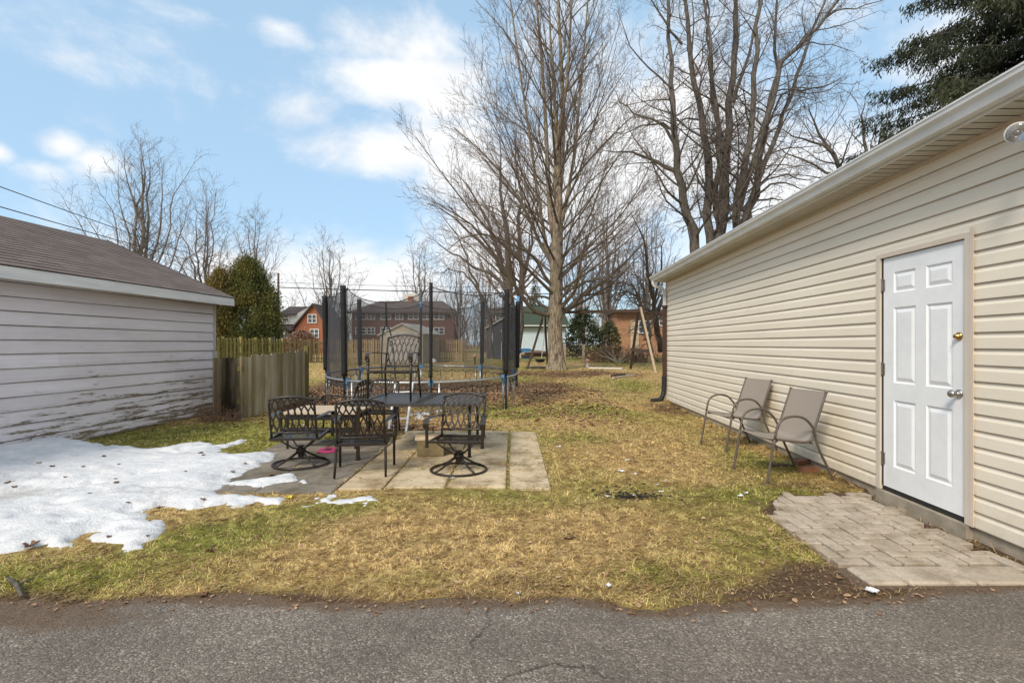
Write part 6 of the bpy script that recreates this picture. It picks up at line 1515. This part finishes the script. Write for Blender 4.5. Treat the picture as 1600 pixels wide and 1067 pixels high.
# far tree line as one hazy mass
rg = np.random.RandomState(77); Lh = Lines()
for k in range(420):
    px = rg.uniform(360, 1120); d = rg.uniform(105, 150); x = (px-800)*d/F; h = rg.uniform(5, 12); p = np.array([x, d, .2]); top = p+[rg.normal()*1.2, rg.normal(), h]
    Lh.add([p, (p+top)/2+rg.normal(size=3)*.2, top], [.10, .07, .03], 3)
    for j in range(16):
        t = rg.uniform(.3, 1); q = p*(1-t)+top*t; e = q+np.array([rg.normal()*1.3, rg.normal()*1., rg.uniform(.5, 2.2)]); Lh.add([q, (q+e)/2+rg.normal(size=3)*.12, e], [.035, .028, .022], 3)
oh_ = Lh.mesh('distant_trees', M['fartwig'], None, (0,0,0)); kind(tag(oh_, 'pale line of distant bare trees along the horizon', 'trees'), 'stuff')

# --- evergreens made of many small sprays
def sprays(name, mat, parent, pos, dirs, ln, wd, rnd, org):
    n = len(pos); rg = NR; side = np.cross(dirs, rg.normal(size=(n, 3))); side /= np.linalg.norm(side, axis=1, keepdims=True)+1e-9
    l = ln[:, None]; w = wd[:, None]
    v = np.stack([pos-side*w*.4, pos+side*w*.4, pos+dirs*l*.55+side*w, pos+dirs*l, pos+dirs*l*.55-side*w], 1).reshape(-1, 3)-np.array(org)
    b = np.arange(n)*5; f = np.concatenate([np.stack([b, b+1, b+2], -1), np.stack([b, b+2, b+4], -1), np.stack([b+4, b+2, b+3], -1)])
    return npmesh(name, v, f, mat, parent, attrs=dict(rnd=np.repeat(rnd, 5)))
def bush(name, px, base, top, halfw, d, label, mat, n, seed, cat='shrub', shape=1.0, up=1.0, sz=1.0):
    rg = np.random.RandomState(seed); g0 = float(gz(d)); cx = (px-800)*d/F; H = CAMZ-(top-HY)*d/F-g0; Wd = halfw*d/F; org = (cx, d, g0)
    o = tree_obj(name, org, label, cat)
    # clumps scattered over an egg-shaped crown
    nc = 420; zz = rg.rand(nc)**.9; a = rg.rand(nc)*6.283; prof = np.sin(np.pi*np.clip(zz*.80+.20, 0, 1))**.62*(1-.25*zz*shape); rr = prof*Wd*np.sqrt(rg.uniform(.30, 1, nc))*(1+rg.normal(0, .07, nc))
    C_ = np.stack([cx+rr*np.cos(a), d+rr*np.sin(a), g0+.1+zz*H*.97], -1)
    k = rg.randint(0, nc, n); s = Wd*.10*(.6+.8*rg.rand(nc))[k][:, None]
    pos = C_[k]+rg.normal(size=(n, 3))*s*np.array([1, 1, 1.5*up]); pos[:, 2] = np.maximum(pos[:, 2], g0+.05)
    out = pos-np.array([cx, d, 0]); out[:, 2] = 0; out /= np.linalg.norm(out, axis=1, keepdims=True)+1e-9
    dirs = out*.55+np.array([0, 0, .8*up])+rg.normal(size=(n, 3))*.45; dirs /= np.linalg.norm(dirs, axis=1, keepdims=True)
    m = MB(); m.tube([(0,0,0), (0,0,H*.5), (0,0,H*.85)], [Wd*.06+.03, Wd*.04+.02, .02], 7)
    for j in range(14): 
        q = C_[rg.randint(nc)]-np.array(org); m.tube([(0,0,q[2]*.4), tuple(q*.6+np.array([0,0,q[2]*.1])), tuple(q)], [.04,.025,.012], 4)
    m.build('trunk', M['greybark'], o)
    sprays('crown', mat, o, pos, dirs, rg.uniform(.10, .24, n)*sz, rg.uniform(.02, .05, n)*sz, np.clip((rg.rand(nc)[k]*.75+rg.rand(n)*.3), 0, 1), org)
    return o
bush('cedar', 386, 545, 413, 52, 30., 'large round green cedar behind the mossy picket fence', M['cedar'], 80000, 51, 'evergreen', .8, 1, .62)
bush('cedar', 343, 545, 424, 30, 29., 'narrower bronzed cedar between the lilac garage and the round cedar', M['cedarbrown'], 34000, 52, 'evergreen', .6, 1, .62)
bush('evergreen', 912, 550, 484, 28, 40., 'dark loose evergreen behind the black metal fence', M['evergreen'], 3200, 53, 'evergreen', .8, .4, 1.3)
bush('evergreen', 952, 550, 505, 18, 42., 'small dark evergreen left of the low tan brick house', M['evergreen'], 1500, 54, 'evergreen', .5, .6, 1.3)
bush('round_shrub', 472, 545, 521, 24, 58., 'round brown leafless shrub in front of the orange brick house', M['reddish'], 5000, 55, 'shrub', .4, .6, 1.6)
# conifer behind the maple
def conifer(name, px, d, top, halfw, label, mat, seed, ntier, nspray, hang, z0=.6, cat='evergreen', sc=1.0, power=1.0, zb=None):
    rg = np.random.RandomState(seed); g0 = float(gz(d)); cx = (px-800)*d/F; H = CAMZ-(top-HY)*d/F-g0 if zb is None else zb; Wd = halfw*d/F; org = (cx, d, g0); o = tree_obj(name, org, label, cat)
    T = Lines(); T.add([np.array([cx, d, g0]), np.array([cx, d, g0+H*.5]), np.array([cx, d, g0+H])], [H*.022, H*.012, .02], 9); pos, dirs, ln, wd, rn = [], [], [], [], []
    for t in range(ntier):
        f = (t+rg.rand()*.6)/ntier; z = g0+z0+(H-z0)*f; L = Wd*(1-f)**power*rg.uniform(.8, 1.1)+.15; nb = 5+int(rg.rand()*3); a0 = rg.rand()*6.28
        for b in range(nb):
            a = a0+b*6.283/nb+rg.normal()*.15; Lb = L*rg.uniform(.75, 1.08); c = np.array([math.cos(a), math.sin(a), 0]); side = np.array([-c[1], c[0], 0]); P_ = []
            tint = rg.rand()
            for i in range(9): s = i/8; P_.append(np.array([cx, d, z])+c*Lb*s+np.array([0, 0, Lb*(.10*s-.34*s*s+.16*s**4)+.02*rg.normal()*sc]))
            T.add(P_, [max(.006, .011*Lb*(1-i/9)) for i in range(9)], 4)
            ns = int(nspray*Lb)
            for k in range(ns):
                s = rg.uniform(.12, 1)**.8; f_ = s*8; i = min(7, int(f_)); pp = P_[i]*(1-f_+i)+P_[i+1]*(f_-i)
                # side branchlet, from which little sprays hang
                sd_ = side*(1 if k % 2 else -1)*rg.uniform(.05, .30)*Lb*(1.1-s*.8)*min(1, sc)+c*rg.uniform(0, .12)*Lb
                end = pp+sd_+np.array([0, 0, -abs(rg.normal())*.08*sc])
                m_ = max(2, int(np.linalg.norm(end-pp)/(.10*sc)))
                for j in range(m_+1):
                    base = pp+(end-pp)*(j+rg.rand()*.8)/(m_+1)
                    for h in range(3):
                        hl = rg.uniform(.08, .30)*sc*hang; q = base+rg.normal(size=3)*.03*sc+np.array([0, 0, -hl*h*.45])
                        dd = np.array([rg.normal()*.35, rg.normal()*.35, -1.])*hang+c*.35+rg.normal(size=3)*.25; dd /= np.linalg.norm(dd)
                        pos.append(q); dirs.append(dd); ln.append(rg.uniform(.07, .19)*sc); wd.append(rg.uniform(.009, .020)*sc); rn.append(min(1, max(0, tint*.6+rg.rand()*.45)))
    T.mesh('trunk', M['greybark'], o, org); sprays('crown', mat, o, np.array(pos), np.array(dirs), np.array(ln), np.array(wd), np.array(rn), org); return o
conifer('spruce', 1662, 14., -290, 385, 'tall dark drooping spruce above the vinyl garage roof', M['spruce'], 61, 58, 19, 1.0, 3.4, power=.85, zb=17.5)
conifer('conifer', 836, 60., 428, 30, 'small conical evergreen behind the maple trunk, over the green roof', M['evergreen'], 62, 26, 5, .3, .5, sc=2.0)
conifer('conifer', 722, 64., 470, 30, 'hazy evergreen between the tan fence and the far brown block', M['evergreen'], 63, 16, 4, .3, .5, sc=2.4) if False else None

# --- brush pile, shrubs
def twigheap(name, px, base, w, h, d, n, mat, label, seed, cat='brush pile', fanw=.6, rmin=.009):
    rg = np.random.RandomState(seed); g0 = float(gz(d)); cx = (px-800)*d/F; L = Lines(); org = (cx, d, g0)
    for k in range(n):
        p = np.array([cx+rg.uniform(-1, 1)*w, d+rg.uniform(-1, 1)*w*.35, g0]); u = (p[0]-cx)/w; l = h*rg.uniform(.5, 1.15)*(1-.4*u*u); dd = np.array([rg.normal()*fanw, rg.normal()*fanw, 1.]); dd /= np.linalg.norm(dd); pts = [p]
        for i in range(4): dd = dd+rg.normal(size=3)*.15; dd /= np.linalg.norm(dd); pts.append(pts[-1]+dd*l/4)
        L.add(pts, [rmin*1.8, rmin*1.5, rmin*1.2, rmin, rmin*.8], 3)
        for j in range(4): q = pts[rg.randint(1, 4)]; e = q+(dd+rg.normal(size=3)*.6)*l*.3; L.add([q, (q+e)/2, e], [rmin, rmin*.8, rmin*.7], 3)
    o = L.mesh(name, mat, None, org); o.location = org; return tag(o, label, cat)
twigheap('brush_pile', 962, 552, 1.9, 1.30, 32.5, 190, M['reddish'], 'reddish brush pile of twigs behind the swing frame', 71)
twigheap('brush_pile', 1012, 550, 1.2, 1.0, 33., 70, M['greytwig'], 'greyish twiggy brush beside the crooked dark tree', 72)
twigheap('twig_clump', 340, 668, .30, .40, 9.15, 60, M['reddish'], 'heap of red-brown dead stems at the foot of the stained fence', 73, 'plant', .9, .0035)
twigheap('twig_clump', -2, 700, .35, .55, 6.45, 26, M['reddish'], 'thin dead twigs in front of the lilac garage at the left edge', 74, 'plant', .9, .0035)
rg = np.random.RandomState(75); L = Lines(); org = (W(966,555,31.5).x, 31.5, float(gz(31.5)))
for a in (-62, -48, -36, -20, 34, 46, 58, 12): 
    e = np.array(org)+np.array([math.sin(math.radians(a))*1.4, rg.normal()*.2, math.cos(math.radians(a))*1.15]); L.add([np.array(org), (np.array(org)+e)/2+rg.normal(size=3)*.04, e], [.035, .025, .014], 5)
o = L.mesh('cut_branches', simple('pale_cut_branch', (.45,.40,.34), (.3,.26,.22), 8, .8), None, org); o.location = org; tag(o, 'pale cut branches fanning out of the reddish brush pile', 'branches')
